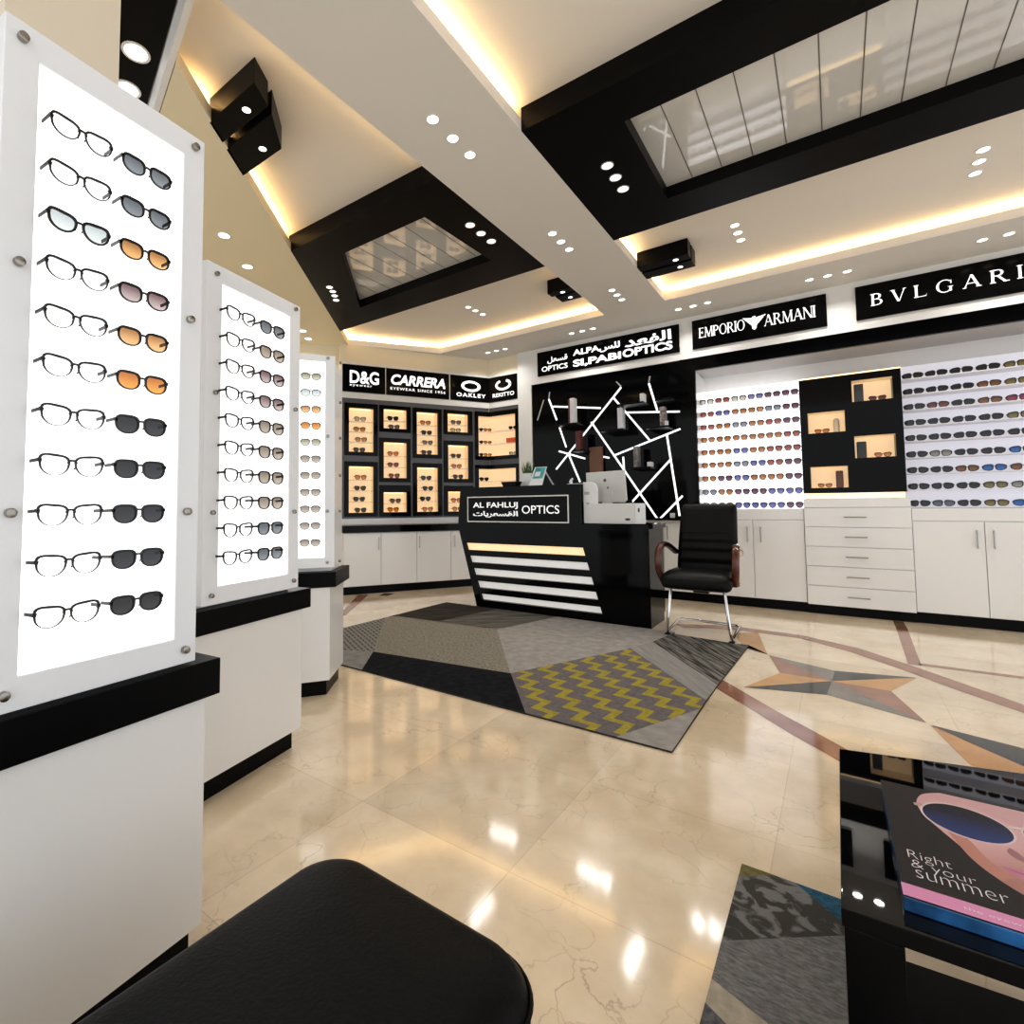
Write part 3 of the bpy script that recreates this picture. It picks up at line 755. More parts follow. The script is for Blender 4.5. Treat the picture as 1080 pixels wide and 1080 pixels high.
for k, z in enumerate(sh):
    if k != 1: eyewear('sunglasses', 'dark sunglasses on the %s shelf of the upper corner case, beside the white column' % ['top', 'middle', 'bottom'][k], 'sunglasses in the corner cases', (-3.91, 6.86, z+.032), 0, .15, 'kgs'[k], temple=.35, parts=False, rim=(.05, .035))
tag(obj('eyewear_box', MB().box(-4.02, -3.87, 6.84, 6.91, sh[1]+.0005, sh[1]+.075), mat('orange_card', (.75, .12, .03), .5), None, bev=.004), 'small orange box on the middle shelf of the upper corner case', 'box')
sh = corner_case('lower bent corner case standing just behind the desk end', 1.030, 1.800, 1.087, 1.738, 4)
for k, z in enumerate(sh):
    eyewear('sunglasses', 'dark sunglasses on the %s shelf of the lower corner case' % ['top', 'second', 'third', 'bottom'][k], 'sunglasses in the corner cases', D(-.07, .07, z+.034), DA, .16, 'kknk'[k], temple=.35, parts=False, rim=(.05, .035))

# grey carrier behind the cases, ledge under the signs, splash panel, base cabinets
cm = MB()
for s0, s1 in ((-2.31, -2.262), (-1.808, -1.766), (-1.313, -1.260), (-.825, -.770), (-.310, -.250)): cm.extrude([D(s0, -.002, 1.02), D(s1, -.002, 1.02), D(s1, .018, 1.02), D(s0, .018, 1.02)], (0, 0, 1.61))
struct('trim_15', cm, GREYM)
cm = MB()
for s0, s1, z0, z1 in ((-2.27, -1.79, 1.79, 1.895), (-1.78, -1.30, 2.145, 2.245), (-1.78, -1.30, 1.465, 1.53), (-1.27, -.81, 1.79, 1.89), (-.785, -.30, 2.15, 2.255), (-.785, -.30, 1.465, 1.535), (-.30, -.003, 1.79, 1.89), (-2.31, -.02, 1.005, 1.04), (-2.31, -.02, 2.612, 2.69)):
    cm.extrude([D(s0, -.004, z0), D(s1, -.004, z0), D(s1, .016, z0), D(s0, .016, z0)], (0, 0, z1-z0))
struct('trim_16', cm, GREYM)
cm = MB(); cm.box(-4.275, -3.752, 6.776, 6.796, 1.80, 1.885); cm.box(-4.275, -3.752, 6.776, 6.796, 2.62, 2.69); cm.box(-4.275, -3.752, 6.776, 6.796, 1.0, 1.035)
struct('trim_17', cm, GREYM)
b = MB(); b.extrude([D(-2.32, -.01, 2.69), D(.0, -.01, 2.69), D(.03, .03, 2.69), D(-2.32, .03, 2.69)], (0, 0, .085)); b.box(-4.285, -3.752, 6.77, 6.81, 2.69, 2.775)
struct('trim_10', b, WHITE2)
b = MB(); b.extrude([D(-2.32, -.005, .92), D(.0, -.005, .92), D(.06, .12, .92), D(-2.32, .12, .92)], (0, 0, .085)); b.box(-4.3, -3.752, 6.775, 6.85, .92, 1.0)
struct('trim_11', b, WHITE)
# bracket boards
sg = thing('sign_board', 'black sign with large two-letter white monogram, over the first case column', 'sign', D(-2.304, -.012, 2.785), DA, 'brand signs')
def dsign(label, s0, s1, z0=2.785, z1=3.165):
    t = thing('sign_board', label, 'sign', D(s0, 0, z0), DA, 'brand signs over the small cases')
    obj('board', MB().box(0, s1-s0, -.02, .025, 0, z1-z0), SIGNB, t, bev=.002)
    return t
bpy.data.objects.remove(sg)
R = (1, 0, 0); U = (0, 0, 1); OR = (0, -.0205, 0)
t = dsign('black sign with large white D&G letters, over the first column of cases', -2.304, -1.690)
text('D&G', LETTER, OR, R, U, .10, .52, .115, .30, t, False, offset=.025)
text('eyewear', LETTER, OR, R, U, .10, .42, .065, .10, t, False, offset=.008, space=1.3, name='small_lettering')
t = dsign('black sign with slanted bold white letters and a small line below', -1.675, -.690)
text('CARRERA', LETTER, OR, R, U, .07, .92, .145, .30, t, False, offset=.035, shear=.22)
text('EYEWEAR SINCE 1956', LETTER, OR, R, U, .06, .92, .07, .11, t, False, offset=.008, space=1.2, name='small_lettering')
t = dsign('black sign with a white flat ring above white letters, beside the corner', -.672, -.002)
def ring_logo(parent, cx, cz, a, c, a2, c2, org, right, world, n=40, depth=.0045, gap=None):
    O = Vector(org); Rr = Vector(right)
    mb = MB(); nrm = Rr.cross(Vector(U))
    for k in range(n):
        if gap and gap[0] <= k < gap[1]: continue
        t0, t1 = 2*PI*k/n, 2*PI*(k+1)/n
        q = [(cx+a*math.cos(t0), cz+c*math.sin(t0)), (cx+a*math.cos(t1), cz+c*math.sin(t1)), (cx+a2*math.cos(t1), cz+c2*math.sin(t1)), (cx+a2*math.cos(t0), cz+c2*math.sin(t0))]
        mb.face([O+Rr*x+Vector(U)*z+nrm*depth for x, z in q])
    return obj('emblem', mb, LETTER, parent, world)
ring_logo(t, .345, .225, .165, .085, .115, .05, OR, R, False)
text('OAKLEY', LETTER, OR, R, U, .10, .60, .055, .115, t, False, offset=.03, space=1.25)
t = thing('sign_board', 'black sign with a tilted white crescent, on the short wall right of the corner', 'sign', (-4.28, 6.78, 2.785), 0, 'brand signs over the small cases')
obj('board', MB().box(0, .515, -.02, .015, 0, .38), SIGNB, t, bev=.002)
ring_logo(t, .27, .24, .14, .085, .10, .05, OR, R, False, gap=(7, 13))
text('REKITTO', LETTER, OR, R, U, .08, .46, .06, .12, t, False, offset=.015)
# white divider uprights and top edging round the signs
b = MB()
for s0, s1 in ((-2.325, -2.306), (-1.688, -1.677), (-.688, -.674)): b.extrude([D(s0, -.018, 2.775), D(s1, -.018, 2.775), D(s1, .03, 2.775), D(s0, .03, 2.775)], (0, 0, .40))
b.extrude([D(-2.325, -.02, 3.167), D(-.005, -.02, 3.167), D(.02, .03, 3.167), D(-2.325, .03, 3.167)], (0, 0, .03))
b.box(-4.28, -3.752, 6.76, 6.80, 3.167, 3.20); b.box(-3.765, -3.75, 6.76, 6.80, 2.775, 3.2)
struct('trim_12', b, WHITE2)

def handle(name, parent, p, q, n, mt=STEEL, world=True):
    "bar handle from p to q standing off along n"
    p, q, n = Vector(p), Vector(q), Vector(n)
    mb = MB(); mb.tube([p+n*.028, q+n*.028], .006, 8)
    for k in (.12, .88): mb.tube([p.lerp(q, k), p.lerp(q, k)+n*.028], .0045, 6)
    return obj(name, mb, mt, parent, world, smooth=40)

base = thing('base_cabinet', 'low white cabinet run with a black top, under the small lit cases', 'cabinet', D(-2.33, -.27, 0), DA)
yb = -.25
obj('plinth', MB().extrude([D(-2.33, yb+.03), D(-.05, yb+.03), D(-.05, .02), D(-2.33, .02)], (0, 0, .105)), BLACKS, base, True)
obj('carcass', MB().extrude([D(-2.33, yb+.018, .105), D(-.05, yb+.018, .105), D(-.05, .02, .105), D(-2.33, .02, .105)], (0, 0, .715)), WHITE, base, True)
obj('countertop', MB().extrude([D(-2.35, yb-.02, .82), D(-.03, yb-.02, .82), D(-.03, .02, .82), D(-2.35, .02, .82)], (0, 0, .095)), BLACKG, base, True, bev=.003)
for k, (s0, s1, hs) in enumerate(((-2.326, -1.820, -1.855), (-1.814, -1.305, None), (-1.299, -.784, -1.267), (-.778, -.26, -.73))):
    d = obj('door', MB().extrude([D(s0, yb, .112), D(s1, yb, .112), D(s1, yb+.017, .112), D(s0, yb+.017, .112)], (0, 0, .70)), WHITE, base, True, bev=.002)
    if hs: handle('handle', d, D(hs, yb, .585), D(hs, yb, .755), -DN)

# ------------------------------------------------------------------ back wall: signs
def bsign(label, x0, x1, z0=3.045, z1=3.395):
    t = thing('sign_board', label, 'sign', (x0, 6.75, z0), 0, 'brand signs on the back wall fascia')
    obj('board', MB().box(x0, x1, 6.728, 6.75, z0, z1), SIGNB, t, True, bev=.002)
    return t
OB = (0, 6.728, 0)
t = bsign('long black sign with two-line white shop name, above the criss-cross light panel', -3.41, -1.473)
text('ALPA\uFEB2\uFEE0\uFEDF', LETTER, OB, R, U, -2.86, -2.20, 3.225, 3.335, t, offset=.035)
text('\uFEAA\uFECC\uFED4\uFEDF\uFE8D', LETTER, OB, R, U, -2.14, -1.56, 3.225, 3.355, t, offset=.03, name='script_lettering')
text('SI,PABI', LETTER, OB, R, U, -2.86, -2.19, 3.075, 3.19, t, offset=.035)
text('OPTICS', LETTER, OB, R, U, -2.17, -1.55, 3.095, 3.205, t, offset=.035)
text('OPTICS', LETTER, OB, R, U, -3.34, -2.94, 3.10, 3.175, t, offset=.02, name='small_lettering')
text('\uFEDE\uFECC\uFEB4\uFED7', LETTER, OB, R, U, -3.25, -2.94, 3.20, 3.30, t, offset=.02, name='small_script')
t = bsign('black sign with serif letters split by a white winged emblem', -1.323, -.005)
v, f = serif('EMPORIO', gap=.10); fit_mesh('lettering', v, f, LETTER, OB, R, U, -1.25, -.765, 3.165, 3.29, t, True)
v, f = serif('ARMANI', gap=.10); fit_mesh('lettering', v, f, LETTER, OB, R, U, -.575, -.10, 3.165, 3.29, t, True)
mb = MB()
for sgn in (-1, 1):                                     # striped wings
    for k in range(5):
        z = 3.305-.023*k; xo = .118-.020*k
        mb.face([(-.67+sgn*.016, 6.7235, z-.020), (-.67+sgn*xo, 6.7235, z), (-.67+sgn*(xo-.012), 6.7235, z-.016), (-.67+sgn*.016, 6.7235, z-.035)])
mb.face([(-.688, 6.7235, 3.275), (-.652, 6.7235, 3.275), (-.648, 6.7235, 3.165), (-.67, 6.7235, 3.145), (-.692, 6.7235, 3.165)])
mb.face([(-.684, 6.7235, 3.28), (-.66, 6.7235, 3.28), (-.655, 6.7235, 3.305), (-.690, 6.7235, 3.30)])
obj('emblem', mb, LETTER, t, True)
t = bsign('widest black sign with spaced white serif capitals, over the grey shelf bay', .238, 1.95)
v, f = serif('BVLGARI', thick=.14, gap=.50)
LX = [min(v[k][0] for k in q) for q in f]; cuts = sorted((min(v[k][0] for k in q), max(v[k][0] for k in q), q) for q in f)
groups = []; edge = -9
for a0, a1, q in cuts:                                   # one part per capital
    if a0 > edge+.2: groups.append([])
    groups[-1].append(q); edge = max(edge, a1)
vx0, vx1 = min(p[0] for p in v), max(p[0] for p in v)
for g in groups:
    ids = sorted({k for q in g for k in q}); ren = {k: n_ for n_, k in enumerate(ids)}
    vv = [v[k] for k in ids]; gx = lambda x: .355+(x-vx0)/(vx1-vx0)*1.06
    gz = lambda y: 3.165+(y+.02)/1.04*.125
    fit_mesh('letter', vv, [tuple(ren[k] for k in q) for q in g], LETTER, OB, R, U, gx(min(p[0] for p in vv)), gx(max(p[0] for p in vv)), gz(min(p[1] for p in vv)), gz(max(p[1] for p in vv)), t, True)

# ------------------------------------------------------------------ back wall: display unit
b = MB(); b.box(-1.48, 3.2, 6.745, 6.79, 2.79, 2.945); b.box(-1.48, -1.31, 6.745, 6.79, 1.0, 2.79); struct('trim_13', b, BLACKG)
b = MB(); b.box(-1.33, -1.312, 6.79, 7.3, 1.1, 2.79); struct('trim_18', b, WHITE)
b = MB(); b.box(-1.31, 3.2, 6.79, 7.3, 2.79, 2.80); struct('trim_14', b, mat('grey_soffit', (.50, .48, .47), .5))

# shelf bays
def bay(label, x0, x1, zs, lit, name, ztop):
    t = thing(name, label, 'shelf unit', (x0, 7.15, 1.10), 0)
    obj('back_panel', MB().box(x0, x1, 7.15, 7.17, 1.107, ztop), lit, t, True)
    for z in zs: obj('shelf', MB().box(x0+.004, x1-.004, 6.93, 7.149, z-.008, z), ACRYL if lit is LITBAY else mat('white_shelf_%d' % int(z*1000), (.86, .85, .88), .3), t, True)
    return t
zl = [2.431, 2.273, 2.114, 1.957, 1.80, 1.643, 1.477, 1.312, 1.151]
zr = [2.451, 2.290, 2.133, 1.971, 1.815, 1.649, 1.489, 1.325, 1.155]
bay('brightly backlit shelf bay of tinted sunglasses, between the black pillar and niche unit', -1.31, -.28, [z-.034 for z in zl], LITBAY, 'shelf_bay', 2.586)
t = bay('dim grey shelf bay of dark sunglasses, right of the black niche unit', .580, 1.95, [z-.034 for z in zr], GLOWGREY, 'shelf_bay', 2.586)
LBAY = ['trtbpp', 'rboogp', 'rogorp', 'ooooor', 'oobokr'.replace('k', 'r'), 'oogbrp', 'opboop', 'goppbb', 'nobbbp']
XB = [-1.238, -1.064, -.888, -.716, -.546, -.374]
for r_, z in enumerate(zl):
    for k, x in enumerate(XB):
        c = LBAY[r_][k].replace('o', 'a')
        eyewear('sunglasses', '%s sunglasses, %s shelf of the bright bay, %s from the black pillar' % (TINT[c], (ORD[r_] if r_ < 8 else 'bottom'), ['first', 'second', 'third', 'fourth', 'fifth', 'sixth'][k]),
                'sunglasses in the bright bay', (x, 6.99, z), 0, .160, c, 'round', temple=.5, parts=False, hh=.215, frame=FRAMEN if c in 'arn' else FRAMEB, rim=(.07, .045))
RBAY = ['kkkky', 'kkkoy', 'krkoR', 'kkkky', 'kkkkk', 'ktkkB', 'kkoBo', 'kkkyt', 'kgkyB']
RBAY = [q.replace('o', 'a') for q in RBAY]
XR = [.665, .841, 1.020, 1.203, 1.388]
for r_, z in enumerate(zr):
    for k, x in enumerate(XR):
        c = RBAY[r_][k]
        eyewear('sunglasses', '%s wrap sunglasses, %s shelf of the grey bay, %s from the black niche unit' % (TINT[c], (ORD[r_] if r_ < 8 else 'bottom'), ['first', 'second', 'third', 'fourth', 'fifth'][k]),
                'sunglasses in the grey bay', (x, 6.99, z), math.radians(-8), .162, c, 'wrap', temple=.45, parts=False, hh=.195, rim=(.06, .04))

# black niche unit
nu = thing('niche_unit', 'black gloss wall unit with four warm lit niches, above the drawers', 'wall unit', (.14, 6.75, 1.27), 0)
NX = [(.170, .492, 2.207, 2.428), (-.215, .104, 1.911, 2.132), (.172, .494, 1.624, 1.850), (-.211, .108, 1.326, 1.551)]
fr = MB()
xs = sorted({-.28, .557, *[v for n in NX for v in n[:2]]}); zs_ = sorted({1.272, 2.50, *[v for n in NX for v in n[2:]]})
for z0, z1 in zip(zs_[:-1], zs_[1:]):                  # solid bands between the niches
    zm = (z0+z1)/2; holes = sorted((n[0], n[1]) for n in NX if n[2] < zm < n[3]); x = -.28
    for h0, h1 in holes: fr.box(x, h0, 6.75, 6.95, z0, z1); x = h1
    fr.box(x, .557, 6.75, 6.95, z0, z1)
obj('body', fr, BLACKG, nu, True)
for x0, x1, z0, z1 in NX:
    m = MB()
    m.face([(x0, 6.93, z0), (x1, 6.93, z0), (x1, 6.93, z1), (x0, 6.93, z1)])
    n_ = obj('niche', m, WARMBOX, nu, True)
    m = MB()
    for x in (x0, x1): m.face([(x, 6.752, z0), (x, 6.93, z0), (x, 6.93, z1), (x, 6.752, z1)])
    for z in (z0+.0005, z1-.0005): m.face([(x0, 6.752, z), (x1, 6.752, z), (x1, 6.93, z), (x0, 6.93, z)])
    obj('lining', m, WARMSIDE, n_, True)
obj('light_strip', MB().box(-.26, .545, 6.77, 6.80, 1.215, 1.268), WARMLED, nu, True)
obj('light_strip', MB().box(-.28, .557, 6.76, 6.80, 2.501, 2.515), WARMLED, nu, True)
CASEG = mat('slate_card', (.055, .06, .07), .45); CASEW = mat('ivory_case', (.75, .68, .55), .4); CASEB = mat('brown_case', (.16, .085, .07), .4)
tag(obj('eyewear_case', MB().box(.19, .265, 6.79, 6.86, 2.208, 2.395), CASEG, bev=.005), 'tall slate box standing in the top niche', 'case')
tag(obj('eyewear_case', MB().box(.19, .268, 6.79, 6.86, 1.625, 1.795), CASEG, bev=.005), 'tall slate box standing in the third niche from the top', 'case')
cw = MB(); cw.tube([(.03, 6.84, 1.912), (.03, 6.84, 2.03), (.03, 6.84, 2.055), (.03, 6.84, 2.065)], [.028, .028, .022, .008], 14)
tag(obj('eyewear_case', cw, CASEW, smooth=50), 'ivory round-topped case standing in the second niche', 'case')
tag(obj('eyewear_case', MB().box(.005, .068, 6.80, 6.86, 1.327, 1.505), CASEB, bev=.01, seg=3), 'brown upright case standing in the lowest niche', 'case')
for x, z, c, w_, n in ((.375, 2.207, 'p', .14, 'top'), (-.095, 1.911, 'o', .13, 'second'), (.395, 1.624, 'n', .135, 'third'), (-.09, 1.326, 'n', .125, 'lowest')):
    eyewear('sunglasses', '%s sunglasses lying in the %s niche of the black wall unit' % (TINT[c], n), 'sunglasses in the niches', (x, 6.82, z+.028), 0, w_, c, 'way', temple=.5, parts=False, frame=FRAMEN, rim=(.06, .04))

# base cabinets and drawers along the back wall
def cab(label, x0, x1, doors, ztop=1.105, yf=6.75):
    t = thing('base_cabinet', label, 'cabinet', ((x0+x1)/2, yf, 0), 0, 'white base cabinets along the back wall')
    obj('plinth', MB().box(x0, x1, yf+.045, 7.25, 0, .105), BLACKS, t, True)
    obj('carcass', MB().box(x0, x1, yf+.018, 7.28, .105, ztop), WHITE, t, True)
    obj('top_rail', MB().box(x0+.002, x1-.002, yf+.001, yf+.0175, min(.985, ztop-.025), ztop), WHITE, t, True, bev=.002)
    for d0, d1, hx in doors:
        d = obj('door', MB().box(d0+.003, d1-.003, yf, yf+.0175, .11, min(.98, ztop-.03)), WHITE, t, True, bev=.002)
        handle('handle', d, (hx, yf, .735), (hx, yf, .905), (0, -1, 0))
    return t
cab('white two-door cabinet under the bright shelf bay, behind the armchair', -1.245, -.285, [(-1.245, -.766, -.82), (-.766, -.285, -.69)])
cab('white two-door cabinet under the grey shelf bay, right of the drawers', .580, 1.565, [(.580, 1.074, 1.02), (1.074, 1.565, 1.128)])
cab('white cabinet under the criss-cross light panel, partly behind the desk', -3.50, -1.25, [(-1.73, -1.25, -1.68), (-2.21, -1.73, -1.78), (-2.69, -2.21, -2.64)], ztop=.97)
dr = thing('drawer_unit', 'white five-drawer unit with bar handles, under the black niche unit', 'drawer unit', (.147, 6.74, 0), 0)
obj('plinth', MB().box(-.283, .578, 6.775, 7.25, 0, .095), BLACKS, dr, True)
obj('carcass', MB().box(-.283, .578, 6.748, 7.28, .095, 1.212), WHITE, dr, True)
obj('top_rail', MB().box(-.281, .576, 6.728, 6.747, 1.12, 1.212), WHITE, dr, True, bev=.002)
for k in range(5):
    z0 = .095+.2045*k
    d = obj('drawer', MB().box(-.281, .576, 6.728, 6.747, z0+.003, z0+.2015), WHITE, dr, True, bev=.002)
    handle('handle', d, (.055, 6.728, z0+.105), (.235, 6.728, z0+.105), (0, -1, 0))

# criss-cross light panel
dp = thing('decor_panel', 'black wall panel with criss-cross white light strips and small ledges, behind the desk', 'wall panel', (-2.5, 6.78, .97), 0)
obj('backing', MB().box(-3.528, -1.482, 6.77, 6.83, .97, 2.944), BLACKG, dp, True)
obj('ledge_top', MB().box(-3.528, -1.25, 6.70, 6.77, .972, 1.0), BLACKG, dp, True)
STR = [(-3.257, 2.702, -3.14, 2.383), (-3.11, 2.303, -3.004, 1.983), (-3.19, 2.585, -2.496, 2.477), (-2.213, 2.72, -3.164, 1.679), (-2.633, 2.302, -1.802, 0.985), (-2.321, 2.597, -1.87, 1.987), (-2.16, 2.376, -1.50, 2.31),
 (-1.859, 2.718, -1.767, 2.36), (-2.32, 1.825, -1.50, 2.095), (-1.659, 2.028, -1.541, 1.024), (-1.63, 1.719, -2.109, 1.206), (-1.50, 1.27, -1.774, 0.985), (-3.118, 1.936, -2.73, 1.805), (-2.976, 1.892, -2.81, 1.487),
 (-2.534, 1.84, -2.6, 1.629), (-2.534, 1.829, -2.394, 1.794), (-2.21, 1.797, -2.204, 1.631), (-3.337, 2.701, -3.444, 2.412), (-3.257, 2.702, -3.24, 2.803), (-2.274, 2.803, -2.212, 2.73), (-1.843, 2.808, -1.859, 2.729)]
GREYLED = mat('unlit_strip', (.45, .45, .46), .4)
for k, (x0, z0, x1, z1) in enumerate(STR):
    d = Vector((x1-x0, 0, z1-z0)); n = Vector((-d.z, 0, d.x)).normalized()*(.0115 if k < 17 else .008)
    A = Vector((x0, 6.764-.0002*k, z0)); B = Vector((x1, 6.764-.0002*k, z1))
    obj('light_strip', MB().extrude([A-n, B-n, B+n, A+n], (0, .006+.0002*k, 0)), GREYLED if k >= 17 else LEDW, dp, True)
SH = [(-3.04, -2.71, 2.268), (-2.405, -2.10, 2.128), (-1.836, -1.57, 2.112), (-2.071, -1.783, 1.630), (-2.17, -1.85, 2.44), (-1.713, -1.50, 2.44), (-2.80, -2.63, 1.90)]
for x0, x1, z in SH: obj('ledge', MB().box(x0, x1, 6.46, 6.764, z-.02, z), BLACKS, dp, True, bev=.003)
CARDW = mat('white_card', (.66, .66, .68), .4); CARDR = mat('dark_red_card', (.12, .02, .018), .4); CARDB = mat('tan_card', (.20, .10, .06), .5)
def shelfbox(x0, x1, z0, z1, m, label, y0=6.50, y1=6.60):
    return tag(obj('eyewear_box', MB().box(x0, x1, y0, y1, z0, z1), m, bev=.003), label, 'box', 'small boxes on the criss-cross panel ledges')
shelfbox(-2.825, -2.762, 2.2685, 2.61, CARDW, 'tall white box on the upper left ledge of the criss-cross panel')
shelfbox(-2.850, -2.827, 2.2685, 2.60, CARDR, 'thin dark red box leaning by the tall white box')
shelfbox(-2.185, -2.118, 2.1285, 2.40, CARDW, 'tall pale box on the middle ledge of the criss-cross panel')
shelfbox(-1.672, -1.61, 2.1125, 2.35, mat('mottled_card', (.28, .24, .23), .5, var=.9, vscale=45), 'mottled box on the right ledge of the criss-cross panel')
shelfbox(-1.998, -1.938, 1.6305, 1.89, mat('slate_mottle', (.22, .21, .21), .5, var=.8, vscale=45), 'grey mottled box on the lowest ledge of the criss-cross panel')
shelfbox(-2.755, -2.685, 1.9005, 2.155, CARDR, 'dark red box standing on the small left ledge')
shelfbox(-1.90, -1.85, 2.4405, 2.545, CARDW, 'small white box on the highest middle ledge')
shelfbox(-1.836, -1.784, 1.6305, 1.69, CARDW, 'small white cube at the end of the lowest ledge')
shelfbox(-1.61+.003, -1.571, 2.1125, 2.165, CARDW, 'small white cube at the end of the right ledge', 6.465, 6.498)
shelfbox(-2.135, -2.102, 2.1285, 2.185, CARDW, 'small white cube at the end of the middle ledge', 6.465, 6.498)
tag(obj('eyewear_box', MB().box(-2.65, -2.47, 6.71, 6.755, 1.0005, 1.95), CARDB, bev=.003), 'upright tan board standing behind the white monitor', 'board')
tag(obj('eyewear_box', MB().box(-1.635, -1.585, 6.72, 6.76, 1.0005, 1.31), CARDW, bev=.003) if False else obj('eyewear_box', MB().box(-1.64, -1.59, 6.71, 6.755, 1.0005, 1.06), CARDW, bev=.003), 'small white card block on the black ledge near the chair', 'box')

# ------------------------------------------------------------------ reception desk
YD = 5.04
dk = thing('reception_desk', 'black gloss reception desk with slanted end and white slatted front', 'desk', (-2.5, YD, 0), 0)
def lx(z):                                  # slanted outer left edge
    return -3.409-(z-.085)*(.238/.849)
fr = MB()
fr.xz([(lx(.73), .73), (-1.425, .73), (-1.425, .972), (-2.095, .972), (-2.095, 1.382), (-3.607, 1.382), (-3.647, .934)], YD, YD+.05)
def ol(z): return -3.325-(z-.083)*(.233/.643)   # opening left
def orr(z): return -1.892-(z-.083)*(.188/.65)   # opening right
fr.xz([(lx(.085), .085), (ol(.083), .085), (ol(.73), .73), (lx(.73), .73)], YD, YD+.05)
fr.xz([(orr(.083), .083), (-1.425, .083), (-1.425, .73), (orr(.73), .73)], YD, YD+.05)
fr.xz([(-3.387, 0), (-1.425, 0), (-1.425, .083), (-3.409, .083)], YD, YD+.05)
obj('front_panel', fr, BLACKG, dk, True)
bd = MB()
bd.extrude([(lx(.09), YD+.10, .085), (-1.425, YD+.10, .085), (-1.425, YD+.10, .93), (-3.640, YD+.10, .93)], (0, .40, 0))
bd.box(-3.38, -1.43, YD+.10, YD+.48, 0, .084)
bd.box(-1.45, -1.425, YD+.0505, YD+.10, 0, .93)
bd.xz([(lx(.085), .085), (lx(.085)+.03, .085), (-3.61, .93), (-3.64, .93)], YD+.0505, YD+.0995)
obj('body', bd, BLACKG, dk, True)
obj('low_top', MB().box(-2.09, -1.40, YD+.0505, YD+.51, .931, .975), BLACKG, dk, True, bev=.003)
obj('high_counter', MB().xz([(-3.640, .931), (-2.10, .931), (-2.10, 1.384), (-3.605, 1.384)], YD+.0505, YD+.36), BLACKG, dk, True, bev=.004)
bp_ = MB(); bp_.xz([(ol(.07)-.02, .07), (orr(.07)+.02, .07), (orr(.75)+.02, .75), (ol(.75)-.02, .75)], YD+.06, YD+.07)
obj('white_panel', bp_, mat('white_slat_panel_glow', (.80, .78, .74), .35, emit=(1, .97, .92), strength=.30), dk, True)  # panel is no lamp; added glow stands in for light from the strip
ls = MB(); ls.xz([(ol(.645)+.005, .645), (orr(.645)-.005, .645), (orr(.725)-.005, .725), (ol(.725)+.005, .725)], YD+.052, YD+.058)
obj('light_strip', ls, mat('warm_desk_light', (1, .8, .55), .5, emit=(1, .69, .38), strength=.62), dk, True)
for k in range(4):
    zt = .648-.1435*k; zb = zt-.066
    m = MB(); m.xz([(ol(zb), zb), (orr(zb), zb), (orr(zt), zt), (ol(zt), zt)], YD+.002, YD+.05)
    obj('slat', m, BLACKG, dk, True)
sgn = obj('sign_plate', MB().box(-3.500, -2.222, YD-.006, YD, .978, 1.272), SIGNB, dk, True)
obj('sign_border', MB().rrect(-3.488, -2.234, .990, 1.260, -3.502, -2.220, .976, 1.274, YD-.010, YD-.003), mat('sign_border_white', (.75, .75, .74), .4), sgn, True)
OD = (0, YD-.006, 0)
DL = mat('desk_lettering', (.85, .85, .85), .4, emit=(1, 1, 1), strength=.35)
text('AL FAHLUJ', DL, OD, R, U, -3.42, -2.82, 1.125, 1.205, sgn, offset=.025)
text('\uFE95\uFE8E\uFEF3\uFEAE\uFECC\uFEB4\uFED8\uFEDF\uFE8D', DL, OD, R, U, -3.42, -2.82, 1.03, 1.105, sgn, offset=.03, name='script_lettering')
text('OPTICS', DL, OD, R, U, -2.77, -2.325, 1.075, 1.165, sgn, offset=.008)

# things on the desk
tb = thing('display_stand', 'tilted white leaflet stand with a teal page, on the high desk counter', 'leaflet stand', (-2.68, 5.24, 1.385), 0)
mb = MB(); mb.extrude([(-2.775, 5.20, 1.386), (-2.605, 5.20, 1.386), (-2.575, 5.27, 1.60), (-2.725, 5.27, 1.60)], (0, .006, 0)); mb.box(-2.775, -2.605, 5.17, 5.21, 1.385, 1.39)
mb.extrude([(-2.62, 5.277, 1.56), (-2.60, 5.277, 1.56), (-2.53, 5.36, 1.386), (-2.55, 5.36, 1.386)], (0, .006, 0))
obj('stand', mb, PLASTW, tb, True)
mb = MB(); mb.face([(-2.735, 5.2262, 1.468), (-2.612, 5.2262, 1.468), (-2.588, 5.2665, 1.593), (-2.712, 5.2665, 1.593)])
pg = obj('page', mb, mat('teal_print', (.07, .35, .40), .5, var=.6, vscale=12), tb, True)
mb = MB(); mb.face([(-2.718, 5.233, 1.492), (-2.65, 5.233, 1.492), (-2.64, 5.25, 1.545), (-2.705, 5.25, 1.545)])
obj('print_block', mb, PLASTW, pg, True)
mb = MB(); mb.xz([(-3.06, 1.3845), (-2.90, 1.3845), (-2.875, 1.44), (-3.09, 1.44)], 5.12, 5.24)
tag(obj('tray', mb, BLACKS, bev=.004), 'low black tray on the high desk counter, left of the leaflet stand', 'tray')
pp = thing('potted_grass', 'small white pot of upright grass on the desk, left of the leaflet stand', 'potted plant', (-2.835, 5.315, 1.385), 0)
mb = MB(); mb.extrude([(-2.895, 5.26, 1.385), (-2.775, 5.26, 1.385), (-2.775, 5.37, 1.385), (-2.895, 5.37, 1.385)], (0, 0, .15)); obj('pot', mb, PLASTW, pp, True, bev=.004)
mb = MB()
